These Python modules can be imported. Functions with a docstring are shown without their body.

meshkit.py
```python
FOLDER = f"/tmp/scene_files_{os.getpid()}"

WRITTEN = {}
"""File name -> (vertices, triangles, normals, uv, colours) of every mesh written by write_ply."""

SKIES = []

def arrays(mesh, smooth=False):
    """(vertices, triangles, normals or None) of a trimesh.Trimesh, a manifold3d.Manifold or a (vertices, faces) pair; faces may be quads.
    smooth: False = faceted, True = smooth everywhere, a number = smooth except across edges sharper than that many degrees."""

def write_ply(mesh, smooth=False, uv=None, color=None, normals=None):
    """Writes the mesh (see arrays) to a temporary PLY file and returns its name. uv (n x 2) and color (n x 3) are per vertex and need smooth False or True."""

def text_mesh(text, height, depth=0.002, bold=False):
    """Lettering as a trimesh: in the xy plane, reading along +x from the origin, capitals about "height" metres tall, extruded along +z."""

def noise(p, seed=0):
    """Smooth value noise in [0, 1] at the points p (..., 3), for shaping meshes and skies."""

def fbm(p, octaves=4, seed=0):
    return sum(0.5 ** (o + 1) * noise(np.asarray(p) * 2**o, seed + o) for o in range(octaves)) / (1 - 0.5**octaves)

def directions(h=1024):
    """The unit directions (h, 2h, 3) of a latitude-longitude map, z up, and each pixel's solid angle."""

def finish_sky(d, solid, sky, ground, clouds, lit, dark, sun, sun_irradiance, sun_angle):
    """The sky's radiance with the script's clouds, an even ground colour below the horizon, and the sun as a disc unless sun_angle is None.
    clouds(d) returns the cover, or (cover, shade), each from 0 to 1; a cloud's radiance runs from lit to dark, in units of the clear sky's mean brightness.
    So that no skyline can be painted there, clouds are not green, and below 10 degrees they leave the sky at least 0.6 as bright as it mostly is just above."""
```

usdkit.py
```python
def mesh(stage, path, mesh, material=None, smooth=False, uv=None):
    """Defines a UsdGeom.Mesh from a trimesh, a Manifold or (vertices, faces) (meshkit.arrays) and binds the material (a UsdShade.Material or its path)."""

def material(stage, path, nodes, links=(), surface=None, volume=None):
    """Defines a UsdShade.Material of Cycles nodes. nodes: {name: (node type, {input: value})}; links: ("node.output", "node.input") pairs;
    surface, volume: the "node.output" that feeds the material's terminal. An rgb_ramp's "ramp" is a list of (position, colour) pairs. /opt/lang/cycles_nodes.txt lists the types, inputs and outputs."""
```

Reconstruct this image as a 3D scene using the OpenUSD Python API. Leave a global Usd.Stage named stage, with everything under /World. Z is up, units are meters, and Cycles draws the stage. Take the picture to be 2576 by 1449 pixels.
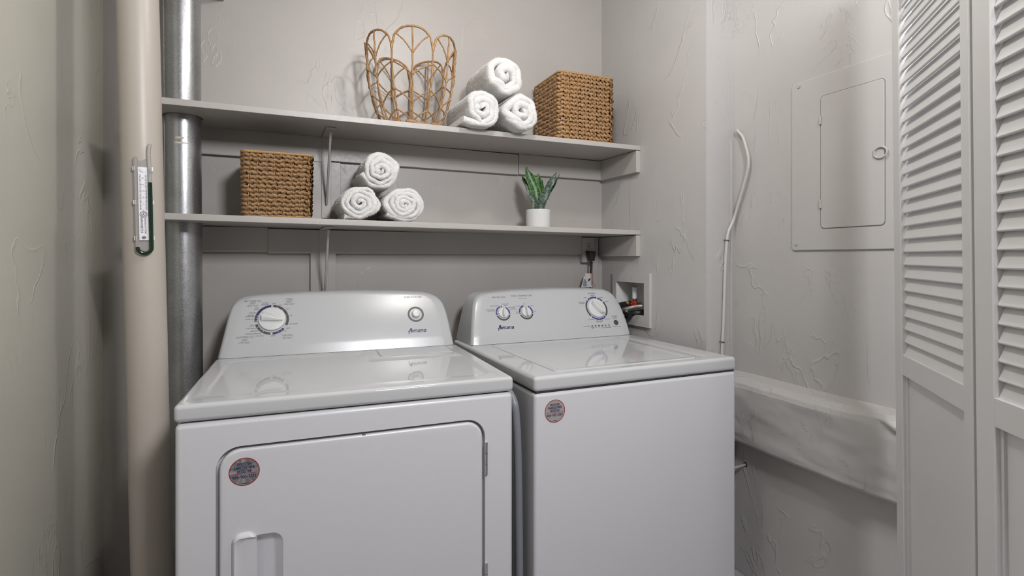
import math, random
import numpy as np, trimesh, manifold3d as m3d
import usdkit, meshkit
from shapely.geometry import Polygon, LineString, Point, box as sbox
from shapely.ops import unary_union
from shapely import affinity
from pxr import Usd, UsdGeom, UsdLux, UsdShade, Gf, Sdf, Vt

stage = Usd.Stage.CreateInMemory()
UsdGeom.SetStageUpAxis(stage, UsdGeom.Tokens.z)
UsdGeom.SetStageMetersPerUnit(stage, 1.0)
UsdGeom.Xform.Define(stage, '/World')
PI = math.pi

# ------------------------------------------------------------------ camera, light, exposure
CAM = (-1.3796, -2.0414, 1.2143); YAW = 0.4262; FPX = 1331.83; PV = 651.04
cam = UsdGeom.Camera.Define(stage, '/World/camera')
cam.AddTransformOp().Set(Gf.Matrix4d(
    math.cos(YAW), -math.sin(YAW), 0, 0,
    0, 0, 1, 0,
    -math.sin(YAW), -math.cos(YAW), 0, 0,
    CAM[0], CAM[1], CAM[2], 1))
HA = 36.0
cam.CreateHorizontalApertureAttr(HA)
cam.CreateVerticalApertureAttr(HA * 1449 / 2576)
cam.CreateFocalLengthAttr(FPX / 2576 * HA)
cam.CreateVerticalApertureOffsetAttr((PV - 1449 / 2) / 2576 * HA)
cam.CreateClippingRangeAttr(Gf.Vec2f(0.05, 50))
cam.CreateExposureAttr(0.28)

dome = UsdLux.DomeLight.Define(stage, '/World/room_ambience')
dome.CreateIntensityAttr(0.022); dome.CreateColorAttr(Gf.Vec3f(1.0, 0.985, 0.97))
lamp = UsdLux.SphereLight.Define(stage, '/World/closet_bulb')
lamp.CreateRadiusAttr(0.05); lamp.CreateIntensityAttr(128.0); lamp.CreateColorAttr(Gf.Vec3f(1.0, 0.965, 0.925))
lamp.AddTranslateOp().Set((-0.76, -1.06, 2.35))
room = UsdLux.RectLight.Define(stage, '/World/room_lamp')
room.CreateWidthAttr(0.3); room.CreateHeightAttr(0.3); room.CreateIntensityAttr(82.0); room.CreateColorAttr(Gf.Vec3f(0.975, 0.965, 1.0))
def aim(prim, eye, to):
    m = Gf.Matrix4d(); m.SetLookAt(Gf.Vec3d(*eye), Gf.Vec3d(*to), Gf.Vec3d(0, 0, 1))
    UsdGeom.Xformable(prim).AddTransformOp().Set(m.GetInverse())
aim(room, (-0.86, -2.35, 2.12), (-0.85, 0.0, 1.15))

# ------------------------------------------------------------------ helpers
used = {}
def numbered(parent, name):
    k = (parent, name); n = used.get(k, 0); used[k] = n + 1
    return name if n == 0 else f'{name}_{n:03d}'
def tag(prim, label=None, cat=None, group=None, kind=None):
    for k, v in (('label', label), ('category', cat), ('group', group), ('kind', kind)):
        if v: prim.SetCustomDataByKey(k, v)
    return prim
def ppath(parent): return '/World' if parent is None else str(parent.GetPath())
def obj(name, mesh, mat, parent=None, smooth=30, label=None, kind=None):
    pp = ppath(parent); p = pp + '/' + numbered(pp, name)
    if isinstance(mesh, list): mesh = cat(mesh)
    prim = usdkit.mesh(stage, p, mesh, M[mat], smooth=smooth).GetPrim()
    return tag(prim, label, None, None, kind)
def thing(name, label, catg, loc=(0, 0, 0), rz=0.0, parent=None, group=None, kind=None, tilt=None):
    pp = ppath(parent); p = pp + '/' + numbered(pp, name)
    x = UsdGeom.Xform.Define(stage, p)
    x.AddTranslateOp().Set(tuple(map(float, loc)))
    if rz: x.AddRotateZOp().Set(math.degrees(rz))
    return tag(x.GetPrim(), label, catg, group, kind)
def arr(m):
    v, f, _ = meshkit.arrays(m, False); return v, f
def cat(ms):
    V, F, n = [], [], 0
    for m in ms:
        v, f = arr(m); V.append(v); F.append(f + n); n += len(v)
    return np.vstack(V), np.vstack(F)
def move(m, t=(0, 0, 0), R=None):
    v, f = arr(m)
    if R is not None: v = v @ np.asarray(R).T
    return v + np.asarray(t, float), f
def Rx(a): c, s = math.cos(a), math.sin(a); return np.array([[1, 0, 0], [0, c, -s], [0, s, c]])
def Ry(a): c, s = math.cos(a), math.sin(a); return np.array([[c, 0, s], [0, 1, 0], [-s, 0, c]])
def Rz(a): c, s = math.cos(a), math.sin(a); return np.array([[c, -s, 0], [s, c, 0], [0, 0, 1]])
def bx(x0, x1, y0, y1, z0, z1, r=0.0, n=3):
    """box, edges rounded (hull of spheres) when r > 0"""
    if r <= 0:
        m = trimesh.creation.box((x1 - x0, y1 - y0, z1 - z0)); m.apply_translation(((x0 + x1) / 2, (y0 + y1) / 2, (z0 + z1) / 2)); return arr(m)
    return arr(rman(x0, x1, y0, y1, z0, z1, r, n))
def rman(x0, x1, y0, y1, z0, z1, r, n=3):
    s = m3d.Manifold.sphere(r, 4 * n)
    return m3d.Manifold.batch_hull([s.translate((x, y, z)) for x in (x0 + r, x1 - r) for y in (y0 + r, y1 - r) for z in (z0 + r, z1 - r)])
def cham(x0, x1, y0, y1, z0, z1, c):
    """box with 45 degree chamfers"""
    P = []
    for x, sx in ((x0, 1), (x1, -1)):
        for y, sy in ((y0, 1), (y1, -1)):
            for z, sz in ((z0, 1), (z1, -1)):
                P += [(x + sx * c, y + sy * c, z), (x + sx * c, y, z + sz * c), (x, y + sy * c, z + sz * c)]
    return arr(m3d.Manifold.hull_points(np.array(P)))
def rrect(x0, x1, y0, y1, r, n=8):
    P = []
    for cx, cy, a in ((x1 - r, y1 - r, 0), (x0 + r, y1 - r, 90), (x0 + r, y0 + r, 180), (x1 - r, y0 + r, 270)):
        for k in range(n + 1):
            t = math.radians(a + 90 * k / n); P.append((cx + r * math.cos(t), cy + r * math.sin(t)))
    return np.array(P)
def prism(poly, h0, h1):
    """extrude a 2D shapely polygon along z"""
    geoms = getattr(poly, 'geoms', [poly]); out = []
    for g in geoms:
        m = trimesh.creation.extrude_polygon(g, h1 - h0, engine='earcut'); m.apply_translation((0, 0, h0)); out.append(m)
    return cat(out)
def slab(outline, y_front, y_back, r=0.004, n=4):
    """rounded-edge slab in the x-z plane; front towards -y"""
    P = np.asarray(outline); rings = []
    pol = Polygon(P)
    for k in range(n + 1):
        a = PI / 2 * k / n
        rings.append((offset_ring(P, -r * (1 - math.cos(a)) if 0 else -(r - r * math.sin(a)) ), y_front + r * (1 - math.cos(PI/2 - (PI/2 - a))) if 0 else y_front + r - r * math.cos(a)))
    # from front face edge to side
    rings = [(offset_ring(P, -(r - r * math.sin(PI / 2 * k / n))), y_front + r - r * math.cos(PI / 2 * k / n)) for k in range(n + 1)]
    rings.append((P, y_back))
    V = []; F = []; N = len(P)
    for q, y in rings: V += [(a, y, b) for a, b in q]
    for i in range(len(rings) - 1):
        for j in range(N):
            a, b = i * N + j, i * N + (j + 1) % N; F += [(a, b, b + N), (a, b + N, a + N)]
    tri = trimesh.creation.triangulate_polygon(Polygon(rings[0][0]), engine='earcut')
    V = np.array(V)
    v2 = np.c_[tri[0][:, 0], np.full(len(tri[0]), rings[0][1]), tri[0][:, 1]]
    F2 = np.array(tri[1]); 
    nrm = np.cross(v2[F2[0, 1]] - v2[F2[0, 0]], v2[F2[0, 2]] - v2[F2[0, 0]])
    if nrm[1] > 0: F2 = F2[:, ::-1]
    F = np.array(F)
    c = V[F[0]]; nr = np.cross(c[1] - c[0], c[2] - c[0]); mid = c.mean(0) - V[:N].mean(0)
    if np.dot(nr, mid) < 0: F = F[:, ::-1]
    return cat([(V, F), (v2, F2)])
def offset_ring(P, d):
    """move each vertex of a closed ring outward by d (negative: inward)"""
    P = np.asarray(P, float); e1 = P - np.roll(P, 1, 0); e2 = np.roll(P, -1, 0) - P
    n1 = np.c_[e1[:, 1], -e1[:, 0]]; n2 = np.c_[e2[:, 1], -e2[:, 0]]
    n1 /= np.linalg.norm(n1, axis=1, keepdims=True) + 1e-12; n2 /= np.linalg.norm(n2, axis=1, keepdims=True) + 1e-12
    n = n1 + n2; L = np.linalg.norm(n, axis=1, keepdims=True); n = n / np.maximum(L, 1e-9) / np.maximum(L / 2, .35)
    area = 0.5 * np.sum(P[:, 0] * np.roll(P[:, 1], -1) - np.roll(P[:, 0], -1) * P[:, 1])
    return P + n * d * (1 if area > 0 else -1)
def lathe(profile, n=48, axis='z'):
    P = np.asarray(profile, float); V = []; F = []
    for k in range(n):
        a = 2 * PI * k / n; V += [(r * math.cos(a), r * math.sin(a), z) for r, z in P]
    m = len(P)
    for k in range(n):
        for i in range(m - 1):
            a, b = k * m + i, ((k + 1) % n) * m + i; F += [(a, b, b + 1), (a, b + 1, a + 1)]
    return np.array(V), np.array(F)
def frames(p):
    p = np.asarray(p, float); t = np.gradient(p, axis=0); t /= np.linalg.norm(t, axis=1, keepdims=True) + 1e-12
    a = np.zeros_like(p); u = np.array([0, 0, 1.0]) if abs(t[0, 2]) < .9 else np.array([1.0, 0, 0])
    for i in range(len(p)):
        u = u - t[i] * np.dot(u, t[i]); u /= np.linalg.norm(u) + 1e-12; a[i] = u
    return t, a, np.cross(t, a)
def tube(points, r, sides=10, caps=True, closed=False):
    p = np.asarray(points, float); n = len(p); r = np.broadcast_to(r, (n,))
    t, a, b = frames(p); ang = np.arange(sides) * 2 * PI / sides
    V = p[:, None] + r[:, None, None] * (np.cos(ang)[None, :, None] * a[:, None] + np.sin(ang)[None, :, None] * b[:, None])
    V = V.reshape(-1, 3); F = []
    for i in range(n - 1 if not closed else n):
        for j in range(sides):
            q0, q1 = i * sides + j, i * sides + (j + 1) % sides; k0, k1 = ((i + 1) % n) * sides + j, ((i + 1) % n) * sides + (j + 1) % sides
            F += [(q0, q1, k1), (q0, k1, k0)]
    if caps and not closed:
        V = np.vstack([V, p[0], p[-1]]); c0, c1 = len(V) - 2, len(V) - 1
        for j in range(sides):
            F.append((c0, (j + 1) % sides, j)); F.append((c1, (n - 1) * sides + j, (n - 1) * sides + (j + 1) % sides))
    return V, np.array(F)
def curve(pts, n=40):
    """Catmull-Rom through the points"""
    P = np.asarray(pts, float); P = np.vstack([2 * P[0] - P[1], P, 2 * P[-1] - P[-2]]); out = []
    segs = len(P) - 3; per = max(2, n // segs)
    for i in range(segs):
        for k in range(per + (i == segs - 1)):
            t = k / per; a, b, c, d = P[i:i + 4]
            out.append(.5 * ((2 * b) + (-a + c) * t + (2 * a - 5 * b + 4 * c - d) * t * t + (-a + 3 * b - 3 * c + d) * t ** 3))
    return np.array(out)
def disc(c, r, nrm, n=24, th=.001):
    return tube([np.asarray(c), np.asarray(c) + np.asarray(nrm) * th], r, n)
_txt = {}
def text(t, bold=False):
    k = (t, bold)
    if k not in _txt:
        v, f = arr(meshkit.text_mesh(t, 1.0, 0.05, bold)); x0, x1 = v[:, 0].min(), v[:, 0].max()
        v = v.copy(); v[:, 0] -= (x0 + x1) / 2; v[:, 1] -= .5 if (t[0].isupper() or t[0].isdigit()) else .37; _txt[k] = (v, f, x1 - x0)
    return _txt[k]
def grid(fn, nu, nv):
    u, v = np.meshgrid(np.linspace(0, 1, nu), np.linspace(0, 1, nv), indexing='ij')
    V = fn(u, v).reshape(-1, 3); F = []
    for i in range(nu - 1):
        for j in range(nv - 1):
            a = i * nv + j; F += [(a, a + nv, a + nv + 1), (a, a + nv + 1, a + 1)]
    return V, np.array(F)

# ------------------------------------------------------------------ materials
M = {}
def mat(name, nodes, links=(), surface='p.BSDF'):
    M[name] = usdkit.material(stage, '/World/Looks/' + name, nodes, links, surface)
def plain(name, col, rough=.5, metal=0, spec=.5, **k):
    mat(name, {'p': ('principled_bsdf', dict(base_color=col, roughness=rough, metallic=metal, specular_ior_level=spec, **k))})
def plaster(name, col, rough=.38, amt=1.0, scale=1.0, bump=0.006):
    nodes = {
        'g': ('geometry', {}),
        'm1': ('mapping', {'scale': (3.2 * scale, 3.2 * scale, 1.5 * scale), 'rotation': (0.5, 0.35, 0.2)}),
        'n1': ('noise_texture', {'scale': 1.0, 'detail': 3.0, 'roughness': .5, 'distortion': 1.6}),
        'r1': ('rgb_ramp', {'ramp': [(0, (0, 0, 0)), (.490, (0, 0, 0)), (.498, (1, 1, 1)), (.502, (1, 1, 1)), (.515, (.10, .10, .10)), (.55, (0, 0, 0)), (1, (0, 0, 0))]}),
        'm2': ('mapping', {'scale': (4.5 * scale, 4.5 * scale, 2 * scale), 'rotation': (-0.6, 0.2, 1.1)}),
        'n2': ('noise_texture', {'scale': 1.3, 'detail': 4.0, 'roughness': .55, 'distortion': 2.2}),
        'r2': ('rgb_ramp', {'ramp': [(0, (0, 0, 0)), (.445, (0, 0, 0)), (.45, (1, 1, 1)), (.46, (.2, .2, .2)), (.5, (0, 0, 0)), (1, (0, 0, 0))]}),
        'nm': ('noise_texture', {'scale': 3.1 * scale, 'detail': 2.0}),
        'rm': ('rgb_ramp', {'ramp': [(0, (0, 0, 0)), (.53, (0, 0, 0)), (.62, (1, 1, 1)), (1, (1, 1, 1))]}),
        'nm2': ('noise_texture', {'scale': 4.3 * scale, 'detail': 2.0, 'distortion': .5}),
        'rm2': ('rgb_ramp', {'ramp': [(0, (0, 0, 0)), (.55, (0, 0, 0)), (.66, (1, 1, 1)), (1, (1, 1, 1))]}),
        'nf': ('noise_texture', {'scale': 60 * scale, 'detail': 3.0}),
        'nl': ('noise_texture', {'scale': 5.0, 'detail': 3.0}),
        'mul1': ('math', {'math_type': 'multiply'}), 'mul2': ('math', {'math_type': 'multiply'}),
        'a1': ('math', {'math_type': 'add'}), 'a2': ('math', {'math_type': 'multiply_add', 'value2': .05}), 'a3': ('math', {'math_type': 'multiply_add', 'value2': .5}),
        'b': ('bump', {'strength': min(1, .75 * amt), 'distance': bump}),
        'cr': ('rgb_ramp', {'ramp': [(0, tuple(c * .93 for c in col)), (.5, col), (1, tuple(min(1, c * 1.05) for c in col))]}),
        'rr': ('map_range', {'from_min': 0, 'from_max': 1, 'to_min': rough - .06, 'to_max': rough + .12}),
        'p': ('principled_bsdf', {'specular_ior_level': .45})}
    L = [('g.position', 'm1.vector'), ('m1.vector', 'n1.vector'), ('n1.fac', 'r1.fac'), ('g.position', 'm2.vector'), ('m2.vector', 'n2.vector'), ('n2.fac', 'r2.fac'),
         ('g.position', 'nm.vector'), ('nm.fac', 'rm.fac'), ('g.position', 'nf.vector'), ('g.position', 'nl.vector'),
         ('r1.color', 'mul1.value1'), ('rm.color', 'mul1.value2'), ('r2.color', 'mul2.value1'), ('rm2.color', 'mul2.value2'), ('nm2.fac', 'rm2.fac'), ('g.position', 'nm2.vector'),
         ('mul1.value', 'a1.value1'), ('mul2.value', 'a1.value2'), ('nf.fac', 'a2.value1'), ('a1.value', 'a2.value3'), ('nl.fac', 'a3.value1'), ('a2.value', 'a3.value3'),
         ('a3.value', 'b.height'), ('b.normal', 'p.normal'), ('nl.fac', 'cr.fac'), ('cr.color', 'p.base_color'), ('nf.fac', 'rr.value'), ('rr.result', 'p.roughness')]
    mat(name, nodes, L)
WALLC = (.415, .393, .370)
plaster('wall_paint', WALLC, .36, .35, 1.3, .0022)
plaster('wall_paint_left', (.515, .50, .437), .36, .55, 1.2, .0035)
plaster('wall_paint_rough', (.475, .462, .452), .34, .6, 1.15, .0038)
plaster('trim_paint', (.42, .398, .376), .36, .12, 1.5, .002)
plaster('ceiling_paint', (.62, .60, .57), .6, .3)
plain('hole_dark', (.02, .018, .015), .8)
plain('gap_grey', (.16, .15, .135), .8)
mat('concrete', {'g': ('geometry', {}), 'n': ('noise_texture', {'scale': 9.0, 'detail': 5.0}), 'r': ('rgb_ramp', {'ramp': [(0, (.22, .22, .22)), (1, (.36, .355, .35))]}), 'p': ('principled_bsdf', {'roughness': .7})},
    [('g.position', 'n.vector'), ('n.fac', 'r.fac'), ('r.color', 'p.base_color')])
mat('curb_paint', {'p': ('principled_bsdf', {'base_color': (.50, .50, .52), 'roughness': .4})})
# appliance enamel: fine orange peel
def enamel(name, col, rough, bumpd, scale=900.0):
    mat(name, {'g': ('geometry', {}), 'n': ('noise_texture', {'scale': scale, 'detail': 1.0}), 'b': ('bump', {'strength': .25, 'distance': bumpd}), 'p': ('principled_bsdf', {'base_color': col, 'roughness': rough, 'specular_ior_level': .5})},
        [('g.position', 'n.vector'), ('n.fac', 'b.height'), ('b.normal', 'p.normal')])
plain('enamel_top', (.50, .51, .52), .045)
enamel('enamel_body', (.60, .60, .622), .30, .00025)
enamel('console_plastic', (.43, .445, .455), .22, .0002, 1400.)
plain('white_plastic', (.64, .65, .64), .3)
plain('knob_plastic', (.58, .59, .585), .32)
plain('print_dark', (.03, .035, .045), .45)
plain('print_grey', (.15, .155, .165), .5)
plain('print_blue', (.016, .016, .085), .4)
plain('ring_blue', (.014, .015, .10), .4)
plain('ring_violet', (.04, .04, .20), .4)
plain('ring_dark', (.045, .05, .052), .4)
plain('seam_dark', (.03, .03, .035), .6)
plain('chrome', (.75, .76, .77), .22, 1)
plain('steel_dark', (.16, .155, .15), .4, 1)
plain('black_rubber', (.012, .012, .013), .35)
plain('sticker_silver', (.52, .49, .47), .32, .55)
plain('sticker_red', (.33, .02, .03), .4)
plain('copper', (.62, .28, .17), .3, 1)
plain('brass', (.75, .55, .25), .25, 1)
plain('red_handle', (.5, .02, .02), .3)
plain('paper_white', (.75, .75, .78), .5)
plain('orange_print', (.75, .17, .04), .5)
plain('hose_grey', (.20, .21, .23), .35)
mat('clear_film', {'n': ('noise_texture', {'scale': 90.0, 'detail': 3.0}), 'g': ('geometry', {}), 'b': ('bump', {'strength': .8, 'distance': .004}), 'p': ('principled_bsdf', {'base_color': (.72, .72, .74), 'roughness': .15, 'metallic': .25})},
    [('g.position', 'n.vector'), ('n.fac', 'b.height'), ('b.normal', 'p.normal')])
mat('braid_steel', {'g': ('geometry', {}), 'w': ('wave_texture', {'scale': 160.0}), 'b': ('bump', {'strength': .6, 'distance': .001}), 'p': ('principled_bsdf', {'base_color': (.6, .58, .55), 'roughness': .3, 'metallic': 1.0})},
    [('g.position', 'w.vector'), ('w.fac', 'b.height'), ('b.normal', 'p.normal')])
# galvanised sheet
mat('galvanised', {'g': ('geometry', {}), 'mp': ('mapping', {'scale': (1, 1, .55)}), 'v': ('voronoi_texture', {'scale': 260.0}), 'n': ('noise_texture', {'scale': 7.0, 'detail': 5.0, 'roughness': .6}), 'nf': ('noise_texture', {'scale': 620.0, 'detail': 3.0}),
    'r': ('rgb_ramp', {'ramp': [(0, (.30, .31, .31)), (.45, (.40, .41, .415)), (.62, (.47, .48, .485)), (1, (.52, .53, .53))]}), 'mix': ('mix', {'mix_type': 'multiply', 'fac': .55}), 'rf': ('rgb_ramp', {'ramp': [(.3, (.72, .72, .72)), (.7, (1, 1, 1))]}),
    'rr': ('map_range', {'from_min': .3, 'from_max': .7, 'to_min': .27, 'to_max': .42}), 'b': ('bump', {'strength': .5, 'distance': .0012}), 'nb': ('noise_texture', {'scale': 30.0, 'detail': 2.0}),
    'p': ('principled_bsdf', {'metallic': .9})},
    [('g.position', 'mp.vector'), ('mp.vector', 'v.vector'), ('mp.vector', 'nf.vector'), ('g.position', 'n.vector'), ('n.fac', 'r.fac'), ('nf.fac', 'rf.fac'), ('r.color', 'mix.color1'), ('rf.color', 'mix.color2'), ('mix.color', 'p.base_color'), ('nf.fac', 'rr.value'), ('rr.result', 'p.roughness'),
     ('mp.vector', 'nb.vector'), ('nb.fac', 'b.height'), ('b.normal', 'p.normal')])
mat('pipe_paint', {'g': ('geometry', {}), 'mp': ('mapping', {'scale': (30, 30, 1.0)}), 'n': ('noise_texture', {'scale': 1.0, 'detail': 2.0}), 'b': ('bump', {'strength': .15, 'distance': .002}), 'p': ('principled_bsdf', {'base_color': (.43, .39, .345), 'roughness': .4})},
    [('g.position', 'mp.vector'), ('mp.vector', 'n.vector'), ('n.fac', 'b.height'), ('b.normal', 'p.normal')])
plain('smear_paint', (.60, .54, .46), .5)
# clear plastic tube and green fluid
mat('clear_plastic', {'t': ('transparent_bsdf', {'color': (.93, .93, .93)}), 'g': ('glossy_bsdf', {'roughness': .08, 'color': (.9, .9, .9)}), 'f': ('fresnel', {'IOR': 1.35}), 'x': ('mix_closure', {}), 'd': ('diffuse_bsdf', {'color': (.7, .68, .67)}), 'y': ('mix_closure', {'fac': .22})},
    [('f.fac', 'x.fac'), ('t.BSDF', 'x.closure1'), ('g.BSDF', 'x.closure2'), ('x.closure', 'y.closure1'), ('d.BSDF', 'y.closure2')], 'y.closure')
plain('green_fluid', (.008, .03, .014), .06)
# rattan, woven hyacinth
def fibre(name, cols, scale):
    mat(name, {'g': ('geometry', {}), 'n': ('noise_texture', {'scale': scale, 'detail': 4.0, 'roughness': .6}), 'a': ('math', {'math_type': 'multiply_add', 'value2': .45}), 'h': ('math', {'math_type': 'multiply', 'value2': .62}),
        'r': ('rgb_ramp', {'ramp': cols}), 'ng': ('noise_texture', {'scale': 500.0, 'detail': 2.0}), 'b': ('bump', {'strength': .4, 'distance': .001}), 'p': ('principled_bsdf', {'roughness': .45})},
        [('g.position', 'n.vector'), ('g.random_per_island', 'h.value1'), ('n.fac', 'a.value1'), ('h.value', 'a.value3'), ('a.value', 'r.fac'), ('r.color', 'p.base_color'), ('g.position', 'ng.vector'), ('ng.fac', 'b.height'), ('b.normal', 'p.normal')])
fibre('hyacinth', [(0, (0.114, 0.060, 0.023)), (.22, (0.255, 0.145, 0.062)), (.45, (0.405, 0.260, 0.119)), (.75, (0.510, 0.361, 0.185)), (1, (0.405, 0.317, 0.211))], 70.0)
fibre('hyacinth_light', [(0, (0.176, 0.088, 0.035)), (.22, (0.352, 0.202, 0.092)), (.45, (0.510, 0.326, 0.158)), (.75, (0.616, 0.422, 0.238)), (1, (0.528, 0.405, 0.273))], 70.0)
fibre('rattan', [(0, (0.123, 0.057, 0.025)), (.2, (0.317, 0.176, 0.075)), (.42, (0.493, 0.317, 0.136)), (.75, (0.598, 0.409, 0.189)), (1, (0.581, 0.449, 0.273))], 55.0)
plain('rope', (.38, .225, .10), .6)
plain('basket_inside', (.14, .07, .03), .8)
# towel
mat('terry', {'g': ('geometry', {}), 'n': ('noise_texture', {'scale': 330.0, 'detail': 3.0}), 'b': ('bump', {'strength': .7, 'distance': .004}), 'p': ('principled_bsdf', {'base_color': (.70, .695, .685), 'roughness': .9, 'sheen_weight': .3, 'specular_ior_level': .1})},
    [('g.position', 'n.vector'), ('n.fac', 'b.height'), ('b.normal', 'p.normal')])
plain('terry_pile', (.72, .715, .705), .9, spec=.05)
plain('pot_ceramic', (.62, .615, .61), .18)
plain('soil', (.05, .04, .03), .9)
# snake plant leaf: st.x across, st.y along
mat('snake_leaf', {'uv': ('texture_coordinate', {}), 'mp': ('mapping', {'scale': (3.0, 1, 1)}), 'mp2': ('mapping', {'scale': (1.1, 13, 1)}), 'n': ('noise_texture', {'scale': 1.6, 'detail': 4.0, 'distortion': .8}), 'w': ('rgb_ramp', {'ramp': [(0, (.006, .018, .010)), (.43, (.010, .028, .016)), (.5, (.05, .085, .065)), (.62, (.09, .13, .105)), (1, (.12, .165, .135))]}),
    's': ('separate_xyz', {}), 'e': ('rgb_ramp', {'ramp': [(0, (1, 1, 1)), (.06, (1, 1, 1)), (.10, (0, 0, 0)), (.90, (0, 0, 0)), (.94, (1, 1, 1)), (1, (1, 1, 1))]}), 'mx': ('mix', {'color2': (.075, .12, .06)}), 'p': ('principled_bsdf', {'roughness': .4})},
    [('uv.UV', 'mp2.vector'), ('mp2.vector', 'n.vector'), ('n.fac', 'w.fac'), ('uv.UV', 's.vector'), ('s.x', 'e.fac'), ('e.color', 'mx.fac'), ('w.color', 'mx.color1'), ('mx.color', 'p.base_color')])
mat('snake_leaf_green', {'uv': ('texture_coordinate', {}), 'mp2': ('mapping', {'scale': (1.1, 13, 1)}), 'n': ('noise_texture', {'scale': 1.6, 'detail': 4.0, 'distortion': .8}), 'w': ('rgb_ramp', {'ramp': [(0, (.008, .03, .012)), (.42, (.012, .05, .02)), (.5, (.035, .12, .045)), (.65, (.06, .16, .07)), (1, (.09, .20, .10))]}),
    's': ('separate_xyz', {}), 'e': ('rgb_ramp', {'ramp': [(0, (.8, .8, .8)), (.05, (.8, .8, .8)), (.10, (0, 0, 0)), (.44, (0, 0, 0)), (.52, (.6, .6, .6)), (.60, (.4, .4, .4)), (.68, (0, 0, 0)), (.92, (0, 0, 0)), (.95, (.8, .8, .8)), (1, (.8, .8, .8))]}), 'mx': ('mix', {'color2': (.17, .30, .03)}), 'p': ('principled_bsdf', {'roughness': .4})},
    [('uv.UV', 'mp2.vector'), ('mp2.vector', 'n.vector'), ('n.fac', 'w.fac'), ('uv.UV', 's.vector'), ('s.x', 'e.fac'), ('e.color', 'mx.fac'), ('w.color', 'mx.color1'), ('mx.color', 'p.base_color')])
plain('door_paint', (.68, .68, .685), .33)
plain('panel_paint', (.48, .468, .456), .38)
plain('cable_paint', (.53, .51, .49), .4)

# ------------------------------------------------------------------ the setting
WL, XC, YA, ZC = -1.86, 0.134, -0.641, 2.46      # left wall, recessed right wall, where the right wall steps back, ceiling
YF = -2.55
tag(obj('floor', bx(-3.2, 1.2, -5.0, 0.05, -.05, 0), 'concrete', smooth=False), kind='structure')
tag(obj('ceiling', bx(WL - .1, .35, YF, 0.05, ZC, ZC + .05), 'ceiling_paint', smooth=False), kind='structure')
tag(obj('wall_back', bx(WL - .1, .3, 0, .08, 0, ZC), 'wall_paint', smooth=False), kind='structure')
tag(obj('wall_left', bx(WL - .1, WL, YF, 0, 0, ZC), 'wall_paint_left', smooth=False), kind='structure')
# right wall: outline in (y, z) with the hole for the supply box, then the step back at YA
BY0, BY1, BZ0, BZ1 = -.317, -.122, .979, 1.118
wr = Polygon([(YA, 0), (0, 0), (0, ZC), (YA, ZC)], [[(BY0, BZ0), (BY1, BZ0), (BY1, BZ1), (BY0, BZ1)]])
va, fa = prism(wr, 0, .20)            # x-y plane -> (y, z), extrude along +x
va = np.c_[va[:, 2], va[:, 0], va[:, 1]]
tag(obj('wall_right', cat([(va, fa), bx(XC, XC + .1, YF, YA, 0, ZC)]), 'wall_paint_rough', smooth=False), kind='structure')
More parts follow.
